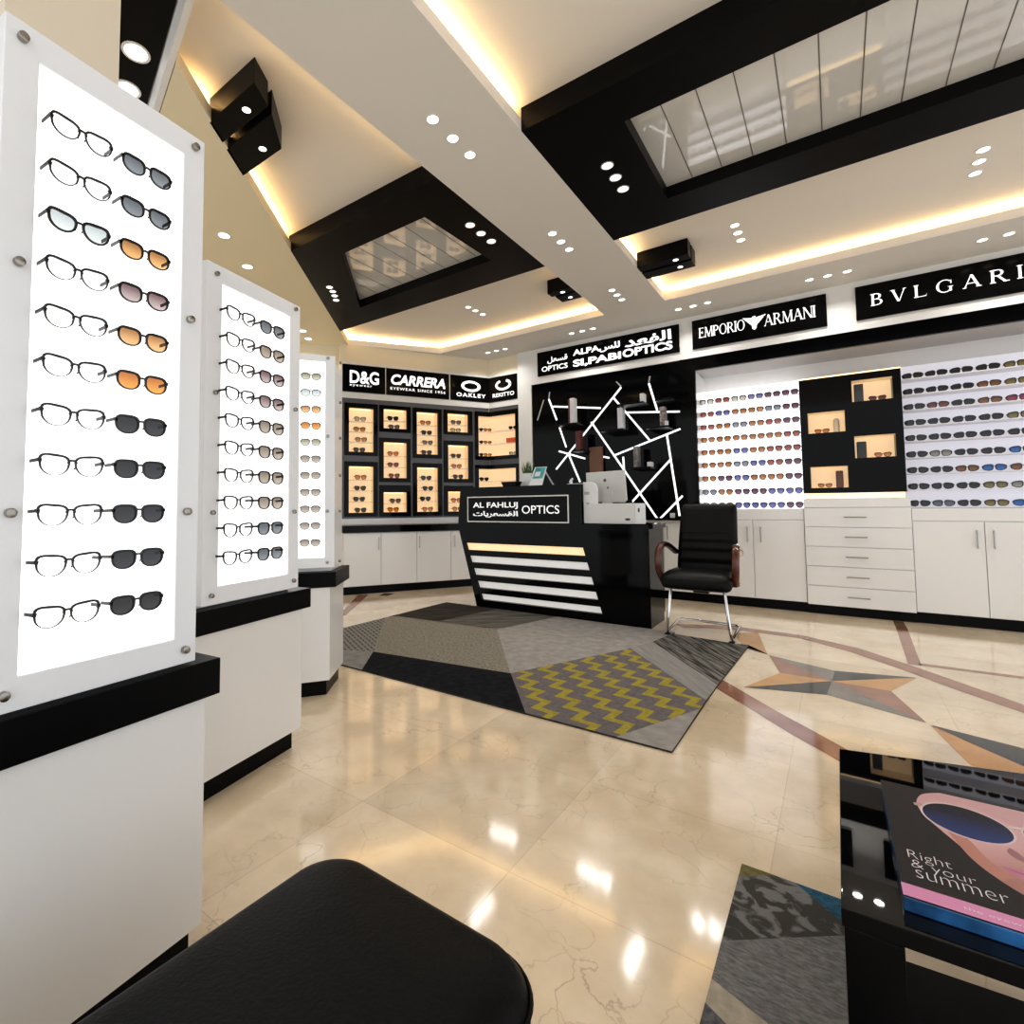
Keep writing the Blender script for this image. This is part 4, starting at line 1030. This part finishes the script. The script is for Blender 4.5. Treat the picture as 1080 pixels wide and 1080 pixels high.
for k in range(46):
    x = -2.835+random.uniform(-.05, .05); y = 5.315+random.uniform(-.045, .045); h = random.uniform(.08, .165); dx = random.uniform(-.035, .035); dy = random.uniform(-.03, .03); w_ = .004
    mb.face([(x-w_, y, 1.53), (x+w_, y, 1.53), (x+dx*.5+w_*.8, y+dy*.5, 1.53+h*.6), (x+dx*.5-w_*.8, y+dy*.5, 1.53+h*.6)]); mb.face([(x+dx*.5-w_*.8, y+dy*.5, 1.53+h*.6), (x+dx*.5+w_*.8, y+dy*.5, 1.53+h*.6), (x+dx, y+dy, 1.53+h)])
lf = obj('grass', mb, mat('grass_green', (.06, .13, .03), .6, var=.4, vscale=30), pp, True); lf['kind'] = 'stuff'
mo = thing('computer_monitor', 'white all-in-one computer seen from behind, on the low desk top', 'computer', (-1.94, 5.36, .976), math.radians(0))
mb = MB(); mb.xz([(-2.155, 1.20), (-1.725, 1.185), (-1.745, 1.525), (-2.165, 1.515)], 5.37, 5.395); obj('screen_shell', mb, MONW, mo, True, bev=.006)
mb = MB(); mb.extrude([(-1.99, 5.34, .982), (-1.87, 5.34, .982), (-1.88, 5.368, 1.33), (-1.98, 5.368, 1.33)], (0, .006, 0)); mb.box(-2.02, -1.84, 5.28, 5.45, .976, .985); obj('stand', mb, MONW, mo, True)
n = 12; obj('mark', MB().face([(-1.955+.016*math.cos(2*PI*k/n), 5.3695, 1.425+.018*math.sin(2*PI*k/n)) for k in range(n)]), mat('dark_mark', (.10, .10, .10), .5), mo, True)
obj('port', MB().face([(-1.925+.010*math.cos(2*PI*k/n), 5.3695, 1.345+.012*math.sin(2*PI*k/n)) for k in range(n)]), mat('dark_mark2', (.12, .12, .12), .5), mo, True)
sc = thing('desk_screen', 'low stepped white counter screen standing on the right part of the desk', 'counter screen', (-1.83, 5.14, .976), 0)
mb = MB(); mb.xz([(-2.085, .976), (-1.935, .976), (-1.935, 1.34), (-1.955, 1.385), (-2.0, 1.40), (-2.085, 1.40)], 5.095, 5.12); obj('tall_leaf', mb, PLASTW, sc, True, bev=.003)
mb = MB(); mb.box(-2.02, -1.56, 5.075, 5.094, .976, 1.178); obj('low_leaf', mb, mat('white_satin', (.70, .70, .69), .35), sc, True, bev=.003)
mb = MB(); mb.extrude([(-1.559, 5.076, .976), (-1.47, 5.10, .976), (-1.47, 5.118, .976), (-1.559, 5.094, .976)], (0, 0, .20)); obj('end_leaf', mb, PLASTW, sc, True, bev=.003)
DKM = mat('dark_logo', (.05, .05, .055), .4); GRM = mat('grey_logo', (.45, .45, .47), .5)
mb = MB(); mb.face([(-1.63+.028*math.cos(2*PI*k/n), 5.0745, 1.02+.012*math.sin(2*PI*k/n)) for k in range(n)]); obj('mark', mb, DKM, sc, True)
mb = MB(); mb.face([(-1.525+.010*math.cos(2*PI*k/n), 5.083, 1.11+.022*math.sin(2*PI*k/n)) for k in range(n)]); obj('mark', mb, DKM, sc, True)
mb = MB(); mb.face([(-2.075, 5.0945, 1.27), (-2.02, 5.0945, 1.27), (-2.02, 5.0945, 1.30), (-2.075, 5.0945, 1.30)]); mb.face([(-2.055, 5.0945, 1.17), (-2.022, 5.0945, 1.17), (-2.022, 5.0945, 1.19), (-2.055, 5.0945, 1.19)]); obj('faint_mark', mb, GRM, sc, True)
mb = MB(); mb.box(-1.74, -1.60, 5.16, 5.22, .976, 1.0); mb.tube([(-1.72, 5.19, 1.0), (-1.69, 5.19, 1.17), (-1.66, 5.19, 1.20), (-1.62, 5.19, 1.19)], .012, 8)
tag(obj('desk_phone', mb, BLACKS, smooth=40), 'small dark desk stand just behind the low white screen', 'desk stand')
mb = MB(); mb.box(-2.30, -2.14, 5.18, 5.26, 1.3845, 1.395); mb.tube([(-2.27, 5.22, 1.395), (-2.275, 5.22, 1.43)], .018, 10); mb.tube([(-2.275, 5.22, 1.43), (-2.25, 5.22, 1.45)], .012, 8)
tag(obj('card_holder', mb, PLASTW, smooth=40), 'small white card holder at the right end of the high desk counter', 'card holder')

# ------------------------------------------------------------------ armchair (cantilever frame)
ch = thing('visitor_armchair', 'black leather cantilever armchair with wooden arms beside the reception desk', 'armchair', (-1.0, 5.17, 0), 0)
fm = MB()
path_l = [(-1.19, 5.36, .415), (-1.20, 4.98, .425), (-1.212, 4.90, .40), (-1.235, 4.865, .10), (-1.242, 4.875, .035), (-1.25, 4.92, .018), (-1.285, 5.50, .018)]
path_r = [(-.80, 5.36, .415), (-.79, 4.98, .425), (-.782, 4.90, .40), (-.745, 4.865, .10), (-.738, 4.875, .035), (-.736, 4.92, .018), (-.755, 5.46, .018)]
fm.tube(path_l, .0135, 12); fm.tube(path_r, .0135, 12)
fm.tube([(-1.285, 5.50, .018), (-1.25, 5.53, .022), (-.79, 5.49, .022), (-.755, 5.46, .018)], .0135, 12)
fm.tube([(-1.20, 4.97, .425), (-.79, 4.97, .425)], .011, 10)
obj('steel_frame', fm, CHROME, ch, True, smooth=50)
for x in (-1.244, -.738): obj('foot_pad', MB().box(x-.022, x+.022, 4.86, 4.92, 0, .006), BLACKS, ch, True, bev=.002)
obj('under_block', MB().box(-1.06, -.93, 5.05, 5.3, .36, .44), BLACKS, ch, True, bev=.01)
def pad(pts, name, m, sub=2, parent=ch):
    mb = MB(); mb.extrude(*pts)
    o = obj(name, mb, m, parent, True)
    return o
def cushion(name, x0, x1, y0, y1, z0, z1, m, parent, nx=10, ny=8, puff=.02, shape=None, world=True):
    "soft rounded slab; shape(u,v,w) may displace the point"
    bm = bmesh.new(); bmesh.ops.create_cube(bm, size=2)
    bmesh.ops.subdivide_edges(bm, edges=bm.edges[:], cuts=nx, use_grid_fill=True)
    hx, hy, hz = (x1-x0)/2, (y1-y0)/2, (z1-z0)/2
    r = min(hx, hy, hz)*.85
    vs = []
    for v in bm.verts:
        p = Vector((v.co.x*hx, v.co.y*hy, v.co.z*hz))
        q = Vector((max(-hx+r, min(hx-r, p.x)), max(-hy+r, min(hy-r, p.y)), max(-hz+r, min(hz-r, p.z))))
        d = p-q
        if d.length > 1e-6: p = q+d.normalized()*r
        u, w_, t_ = v.co.x, v.co.y, v.co.z
        if abs(t_) > .9: p.z += math.copysign(puff*(1-u*u)*(1-w_*w_), t_)
        p += Vector(((x0+x1)/2, (y0+y1)/2, (z0+z1)/2))
        if shape: p = shape(p, u, w_, t_)
        vs.append(tuple(p))
    bm.verts.index_update()
    mb = MB(); mb.v = vs; mb.f = [tuple(v.index for v in f.verts) for f in bm.faces]; mb.m = [0]*len(mb.f); bm.free()
    return obj(name, mb, m, parent, world, smooth=70)
def seat_shape(p, u, v, w):
    k = (p.y-4.84)/.6
    p.x = -1.0+(p.x+1.0)*(1-.06*k)
    if p.y < 4.95: p.z -= (4.95-p.y)*.30
    p.x += .02*(u)
    return p
cushion('seat', -1.265, -.735, 4.83, 5.40, .43, .555, LEATHERC, ch, nx=14, puff=.015, shape=seat_shape)
def back_shape(p, u, v, w):
    # upright pad leaning back, with soft cross grooves
    t = (p.z-.50)/.66
    p.y += .10*t+.03*math.sin(t*PI)*-1
    if v < -.5:
        for g in (.60, .70, .79, .86):
            if abs(p.z-(g)) < .02: p.y += .012
    p.x = -.995+(p.x+.995)*(1-.10*t)
    p.x += .012*t
    return p
cushion('backrest', -1.262, -.732, 5.34, 5.45, .50, 1.155, LEATHERC, ch, nx=30, puff=0, shape=back_shape)
for sgx, nm in ((-1, 'left'), (1, 'right')):
    x0 = -1.0+sgx*.305
    arm = [(x0-sgx*.015, 4.97, .46), (x0, 4.90, .56), (x0+sgx*.004, 4.895, .68), (x0, 4.945, .755), (x0-sgx*.005, 5.03, .785), (x0-sgx*.01, 5.15, .775), (x0-sgx*.015, 5.30, .735), (x0-sgx*.03, 5.40, .69)]
    pts = [Vector(p) for p in arm]; sm = []
    for k in range(len(pts)-1):
        p0 = pts[max(k-1, 0)]; p1 = pts[k]; p2 = pts[k+1]; p3 = pts[min(k+2, len(pts)-1)]
        for q in range(4):
            t_ = q/4; sm.append(.5*((2*p1)+(p2-p0)*t_+(2*p0-5*p1+4*p2-p3)*t_*t_+(-p0+3*p1-3*p2+p3)*t_**3))
    sm.append(pts[-1])
    mb = MB(); mb.tube(sm, [.030]*len(sm), 12, ry=.022)
    a = obj('armrest', mb, WOOD, ch, True, smooth=60)
    mb = MB(); mb.tube(sm[15:], [.032]*len(sm[15:]), 12, ry=.024); obj('arm_pad', mb, LEATHERC if sgx < 0 else CHROME, a, True, smooth=60)
    mb = MB(); mb.cyl((x0-sgx*.055, 4.985, .47), (x0+sgx*.02, 4.985, .47), .018, 12); obj('arm_bolt', mb, CHROME, a, True, smooth=40)

ch.location.z = .0105
# ------------------------------------------------------------------ rugs
RG = dict(
 beige=carpet('rug_beige_fleck', (.17, .155, .125), (.34, .315, .265), 'fleck', 90, .4, .35),
 lgrey=carpet('rug_light_grey', (.29, .275, .26), (.39, .37, .35), 'fleck', 14),
 navy=carpet('rug_black_navy', (.009, .010, .013), (.022, .023, .027), 'fleck', 20),
 zig=carpet('rug_yellow_zigzag', (.175, .155, .160), (.36, .31, .06), 'zigzag', 1, math.radians(51)),
 dkb=carpet('rug_dark_brown_stripe', (.035, .031, .028), (.085, .075, .066), 'streak', 40, .8),
 strp=carpet('rug_grey_stripe', (.09, .085, .075), (.21, .195, .17), 'streak', 40, .8),
 bw=carpet('rug_black_grey_streak', (.030, .029, .027), (.235, .225, .205), 'streak', 46, math.radians(-37)),
 grid=carpet('rug_black_grid', (.03, .03, .03), (.24, .23, .21), 'grid', 6, .5),
 lstr=carpet('rug_pale_stripe', (.26, .255, .245), (.33, .32, .31), 'streak', 50, math.radians(-37)),
 grey=carpet('rug_mid_grey', (.20, .195, .185), (.30, .29, .275), 'fleck', 12))
def rug(name, label, polys, thick, edge):
    t = MB(); mats = []
    for m, P in polys:
        if m not in mats: mats.append(m)
        t.cur = mats.index(m); t.face([(x, y, thick) for x, y in P])
    mats.append(RG['dkb']); t.cur = len(mats)-1
    n = len(edge)
    for k in range(n):
        a, c = edge[k], edge[(k+1) % n]; t.face([(*a, .0013), (*c, .0013), (*c, thick), (*a, thick)])
    me = obj(name, t, mats); return tag(me, label, 'rug')
rug('patchwork_rug', 'large geometric patchwork rug with a yellow zigzag panel, in front of the reception desk', [
 (RG['navy'], [(-2.985, 2.96), (-1.83, 3.13), (-1.42, 2.585), (-2.72, 2.585)]),
 (RG['grey'], [(-3.80, 2.585), (-2.72, 2.585), (-2.985, 2.96), (-3.80, 2.50+.10)]),
 (RG['grid'], [(-3.80, 2.60), (-2.985, 2.96), (-3.80, 3.94)]),
 (RG['beige'], [(-3.80, 3.94), (-2.985, 2.96), (-1.83, 3.13), (-2.574, 4.161), (-3.727, 4.063), (-3.80, 4.0)]),
 (RG['dkb'], [(-3.80, 4.0), (-3.727, 4.063), (-3.232, 4.12), (-3.078, 5.0), (-3.80, 5.0)]),
 (RG['strp'], [(-3.232, 4.12), (-2.574, 4.161), (-2.36, 5.0), (-3.078, 5.0)]),
 (RG['lgrey'], [(-2.574, 4.161), (-1.83, 3.13), (-1.365, 4.233), (-1.281, 4.542), (-1.21, 4.93), (-1.21, 5.0), (-2.36, 5.0)]),
 (RG['zig'], [(-1.83, 3.13), (-1.42, 2.585), (-.915, 2.585), (-.655, 3.21), (-.655, 3.37), (-1.365, 4.233)]),
 (RG['lgrey'], [(-.915, 2.585), (-.655, 2.585), (-.655, 3.21)]),
 (RG['lstr'], [(-1.365, 4.233), (-.655, 3.37), (-.648, 3.70), (-1.281, 4.542)]),
 (RG['bw'], [(-1.281, 4.542), (-.648, 3.70), (-.615, 4.86), (-1.21, 4.93)])], .010,
 [(-3.80, 2.585), (-.655, 2.585), (-.648, 3.70), (-.615, 4.86), (-1.21, 4.93), (-1.21, 5.0), (-3.80, 5.0)])
R2 = dict(olive=carpet('rug_olive', (.15, .14, .06), (.24, .22, .11), 'fleck', 60), blot=carpet('rug_mottled_grey', (.085, .082, .076), (.235, .235, .23), 'blotch', 9),
          blue=carpet('rug_blue', (.03, .09, .15), (.06, .16, .24), 'fleck', 70), gr=carpet('rug_plain_grey', (.145, .145, .145), (.29, .29, .285), 'fleck', 55, .5, 2.5), be=carpet('rug_cream', (.40, .36, .28), (.52, .47, .39), 'fleck', 40), dk=carpet('rug_slate', (.10, .10, .105), (.2, .2, .21), 'fleck', 80))
rug('patchwork_rug', 'small grey and blue patchwork rug beside and under the black coffee table', [
 (R2['olive'], [(-.285, 1.848), (-.199, 1.92), (-.285, 1.92)]),
 (R2['blot'], [(-.285, 1.555), (.0, 1.79), (-.146, 1.92), (-.199, 1.92), (-.285, 1.848)]),
 (R2['blue'], [(-.146, 1.92), (.0, 1.79), (.06, 1.84), (.06, 1.92)]),
 (R2['gr'], [(-.285, 1.555), (-.285, 1.421), (-.166, 1.375), (.06, 1.20), (.06, 1.84), (.0, 1.79)]),
 (R2['be'], [(-.285, 1.421), (-.285, 1.346), (-.10, 1.24), (.06, 1.08), (.06, 1.20), (-.166, 1.375)]),
 (R2['dk'], [(-.285, 1.346), (-.285, .6), (.06, .6), (.06, 1.08), (-.10, 1.24)])], .010, [(-.285, .6), (.06, .6), (.06, 1.92), (-.285, 1.92)])

# ------------------------------------------------------------------ coffee table and magazine
tbm = thing('coffee_table', 'black mirror-gloss coffee table with an open base and lower shelf', 'coffee table', (.4, 1.5, 0), 0)
top = [(-.021, 1.155), (.90, 1.205), (.90, 2.145), (-.021, 1.886)]
MIRB = mat('black_glass_top', (.003, .003, .004), .02, spec=.55)
obj('top_frame', MB().prism(top, .42, .4485), BLACKS, tbm, True, bev=.001)
obj('glass_top', MB().prism([(x+.0015*(1 if x < .4 else -1), y+.0015*(1 if y < 1.5 else -1)) for x, y in top], .4486, .45), MIRB, tbm, True)
def leg(x0, x1, y0, y1): obj('leg', MB().box(x0, x1, y0, y1, .0105 if x0 < 0 else 0, .4195), BLACKS, tbm, True, bev=.002)
leg(-.018, .062, 1.158, 1.23); leg(.82, .895, 1.208, 1.28); leg(-.018, .055, 1.80, 1.87); leg(.82, .895, 2.03, 2.10)
obj('lower_shelf', MB().prism([(.063, 1.20), (.85, 1.24), (.85, 1.70), (.063, 1.62)], .08, .10), mat('dark_shelf', (.010, .010, .011), .5, spec=.1), tbm, True)
mg = thing('magazine', 'glossy fashion book with a sunglasses portrait cover, lying on the coffee table', 'magazine', (.2, 1.45, .451), 0)
Zm = .4755
def MX(x, y): return (.06+.35*x+.006*(1-y), 1.21+.465*y+.012*x, 0)   # cover coordinates 0..1
def mpoly(pts, dz=0): return [(MX(x, y)[0], MX(x, y)[1], Zm+dz) for x, y in pts]
mb = MB(); P = [MX(0, 0), MX(1, 0), MX(1, 1), MX(0, 1)]
mb.extrude([(p[0], p[1], .4505) for p in P], (0, 0, Zm-.4505-.0005))
obj('pages', mb, mat('blue_spine', (.02, .10, .24), .2, coat=.3, var=.8, vscale=14), mg, True, bev=.002)
cov = obj('cover', MB().face(mpoly([(0, 0), (1, 0), (1, 1), (0, 1)])), mat('cover_charcoal', (.026, .025, .028), .35, spec=.15), mg, True)
def skin_mat():
    m, nt, b_, N, L = principled('printed_skin')
    tc = N.new('ShaderNodeTexCoord'); g = N.new('ShaderNodeTexGradient'); mp = N.new('ShaderNodeMapping')
    mp.inputs['Rotation'].default_value = (0, 0, math.radians(60)); mp.inputs['Scale'].default_value = (3.2, 3.2, 1); mp.inputs['Location'].default_value = (.62, .5, 0)
    L.new(tc.outputs['Object'], mp.inputs['Vector']); L.new(mp.outputs[0], g.inputs['Vector'])
    r = N.new('ShaderNodeValToRGB'); e = r.color_ramp.elements
    e[0].position = .2; e[0].color = (.66, .40, .42, 1); e[1].position = .9; e[1].color = (.44, .20, .17, 1)
    k = e.new(.55); k.color = (.70, .42, .43, 1)
    L.new(g.outputs['Fac'], r.inputs['Fac']); L.new(r.outputs['Color'], b_.inputs['Base Color']); b_.inputs['Roughness'].default_value = .28
    return m
def curve(pts, n=8):
    P = [Vector((*p, 0)) for p in pts]; out = []
    for k in range(len(P)-1):
        p0 = P[max(k-1, 0)]; p1 = P[k]; p2 = P[k+1]; p3 = P[min(k+2, len(P)-1)]
        for q in range(n):
            t_ = q/n; v = .5*((2*p1)+(p2-p0)*t_+(2*p0-5*p1+4*p2-p3)*t_*t_+(-p0+3*p1-3*p2+p3)*t_**3); out.append((v.x, v.y))
    out.append(tuple(P[-1][:2])); return out
face = curve([(.30, 1.0), (.21, .94), (.17, .86), (.165, .78), (.19, .69), (.245, .59), (.30, .50), (.34, .40), (.40, .32), (.48, .25), (.58, .20), (.72, .16), (1.0, .14)])
def flat(name, pts, m, dz, parent=None): return obj(name, MB().face(mpoly(pts, dz)), m, parent or cov, True)
flat('portrait', face+[(1.0, 1.0)], skin_mat(), .0002)
shade = curve([(.235, .70), (.27, .60), (.30, .50), (.34, .40), (.42, .31)])+curve([(.47, .36), (.40, .45), (.36, .56), (.31, .66)])
flat('cheek_shade', shade, mat('printed_warm_shade', (.52, .24, .19), .3), .0003)
def ell(cx, cy, a, c, rot, n=40):
    return [(cx+a*math.cos(t)*math.cos(rot)-c*math.sin(t)*math.sin(rot), cy+a*math.cos(t)*math.sin(rot)+c*math.sin(t)*math.cos(rot)) for t in [2*PI*k/n for k in range(n)]]
flat('printed_rim', ell(.375, .74, .205, .158, -.10), mat('printed_gold_rim', (.80, .66, .66), .25), .0004)
def lens_print():
    m, nt, b_, N, L = principled('printed_gradient_lens')
    tc = N.new('ShaderNodeTexCoord'); sep = N.new('ShaderNodeSeparateXYZ'); L.new(tc.outputs['Object'], sep.inputs[0])
    mr = N.new('ShaderNodeMapRange'); mr.inputs[1].default_value = .05; mr.inputs[2].default_value = .15; L.new(sep.outputs['Y'], mr.inputs[0])
    r = N.new('ShaderNodeValToRGB'); r.color_ramp.elements[0].color = (.030, .055, .20, 1); r.color_ramp.elements[1].color = (.013, .013, .02, 1)
    L.new(mr.outputs[0], r.inputs['Fac']); L.new(r.outputs['Color'], b_.inputs['Base Color']); b_.inputs['Roughness'].default_value = .25; b_.inputs['Specular IOR Level'].default_value = .25
    return m
PL = lens_print()
flat('printed_lens', ell(.375, .74, .194, .147, -.10), PL, .0006)
flat('printed_rim', ell(.80, .755, .19, .15, -.02), mat('printed_gold_rim2', (.80, .66, .66), .25), .0004)
flat('printed_lens', ell(.80, .755, .179, .139, -.02), PL, .0006)
flat('printed_rim', [(.57, .81), (.63, .82), (.63, .80), (.57, .79)], mat('printed_gold_rim3', (.80, .66, .66), .25), .0006)
flat('printed_hinge', [(.145, .815), (.185, .83), (.19, .80), (.15, .79)], mat('printed_hinge_tone', (.45, .35, .36), .3), .0006)
NS = mat('printed_nose_shade', (.36, .17, .19), .3)
flat('printed_nose', curve([(.52, .60), (.50, .56), (.52, .52), (.57, .50), (.62, .49)])+[(.62, .53), (.56, .545), (.545, .575)], NS, .0004)
flat('printed_lips', curve([(.43, .42), (.50, .43), (.58, .45), (.64, .44), (.70, .45)])+curve([(.70, .33), (.62, .31), (.55, .33), (.48, .38), (.43, .42)]), mat('printed_lips_pink', (.58, .21, .33), .3), .0004)
flat('printed_lip_line', [(.44, .42), (.56, .40), (.70, .40), (.70, .392), (.56, .39)], mat('printed_lip_dark', (.22, .06, .12), .3), .0005)
flat('pink_band', [(0, .005), (1, .005), (1, .085), (0, .085)], mat('printed_pink', (.72, .30, .52), .3), .0008)
TXW = mat('printed_white', (.85, .82, .84), .4)
def cover_text(body, x0, x1, y0, y1, nm='title_lettering', offset=0, shear=0):
    v, f = glyphs(body, offset, shear)
    xs = [p[0] for p in v]; ys = [p[1] for p in v]; ax, bx, ay, by = min(xs), max(xs), min(ys), max(ys)
    mb = MB(); q = [(x0+(p[0]-ax)/(bx-ax)*(x1-x0), y0+(p[1]-ay)/(by-ay)*(y1-y0)) for p in v]
    mb.v = [(MX(x, y)[0], MX(x, y)[1], Zm+.0010) for x, y in q]; mb.f = f; mb.m = [0]*len(f)
    obj(nm, mb, TXW, cov, True)
cover_text('Right', .055, .23, .265, .345, offset=-.018); cover_text('& your', .06, .31, .20, .275, offset=-.018); cover_text('summer', .07, .41, .15, .205, offset=-.018)
cover_text('the eyewear issue', .22, .60, .03, .052, 'band_lettering', offset=-.01)

# ------------------------------------------------------------------ ottoman in the foreground
ot = thing('leather_ottoman', 'black leather ottoman with rounded corners, close in front beside the nearest tower', 'ottoman', (-.62, .35, 0), 0)
def ott_shape(p, u, v, w):
    return p
bm = bmesh.new()
def ottoman_body():
    mb = MB(); n = 10; cx, cy = -.638, .317; hx, hy, r = .254, .452, .092
    def loop(z, ins):
        pts = []
        for qx, qy, a0 in ((1, 1, 0), (-1, 1, 90), (-1, -1, 180), (1, -1, 270)):
            for k in range(n+1):
                a = math.radians(a0+90*k/n); rr = max(r-ins*.3, .02)
                pts.append((cx+qx*(hx-ins-rr)+rr*math.cos(a), cy+qy*(hy-ins-rr)+rr*math.sin(a), z))
        return pts
    prof = [(.10, .012), (.12, .0), (.36, .0), (.400, .0), (.418, .004), (.432, .014), (.443, .032), (.450, .06), (.456, .10), (.459, .135), (.461, .165)]
    L = [loop(z, i) for z, i in prof]; m = len(L[0])
    for l in L: mb.v += l
    for a in range(len(L)-1):
        for k in range(m):
            j = (k+1) % m; mb.f.append((a*m+k, a*m+j, (a+1)*m+j, (a+1)*m+k)); mb.m.append(0)
    mb.f.append(tuple(range(m))[::-1]); mb.f.append(tuple(range((len(L)-1)*m, len(L)*m))); mb.m += [0, 0]
    return mb, loop
bm.free()
mb, loop = ottoman_body()
obj('cushion', mb, LEATHER, ot, True, smooth=60)
lp = loop(.408, -.001); mb = MB(); mb.tube(lp+[lp[0]], .0035, 6, cap=False); obj('piping', mb, LEATHER, ot, True, smooth=60)
for x in (-.82, -.41):
    for y in (-.06, .69): obj('leg', MB().cyl((x, y, 0), (x, y, .101), .022, 12), BLACKS, ot, True, smooth=40)

# ------------------------------------------------------------------ light from the open shop front, and the world
w = bpy.data.worlds.new('World'); scene.world = w; w.use_nodes = True
w.node_tree.nodes['Background'].inputs['Color'].default_value = (.95, .975, 1, 1)
w.node_tree.nodes['Background'].inputs['Strength'].default_value = 1.05

# ------------------------------------------------------------------ camera
F, CX, CY, PITCH, ROLL, AZ = 542.89, 471.5, 506.1, .0536, .0078, -.6469
cam = bpy.data.cameras.new('Camera'); co = bpy.data.objects.new('Camera', cam); COL.objects.link(co)
cam.sensor_width = 36; cam.sensor_fit = 'HORIZONTAL'; cam.lens = F/1080*36
cam.shift_x = (540-CX)/1080; cam.shift_y = (CY-540)/1080; cam.clip_start = .02
sp, cp = math.sin(PITCH), math.cos(PITCH); cr, sr = math.cos(ROLL), math.sin(ROLL)
Mc = Matrix(((1, 0, 0), (0, sp, -cp), (0, cp, sp)))                 # rows: right, down, forward in the yaw-free frame
Q = Matrix(((cr, sr, 0), (-sr, cr, 0), (0, 0, 1)))
M = Q @ Mc
c_, s_ = math.cos(AZ), math.sin(AZ)
T = Matrix(((c_, s_, 0), (-s_, c_, 0), (0, 0, 1)))                   # yaw-free frame -> room frame
right = T @ Vector(M[0]); down = T @ Vector(M[1]); fwd = T @ Vector(M[2])
Rm = Matrix((right, -down, -fwd)).transposed()
co.matrix_world = Matrix.Translation((0, 0, 1.15)) @ Rm.to_4x4()
scene.camera = co
scene.view_settings.view_transform = 'Standard'
scene.view_settings.look = 'Medium High Contrast'
scene.view_settings.exposure = .17
scene.cycles.max_bounces = 8
scene.cycles.transparent_max_bounces = 12
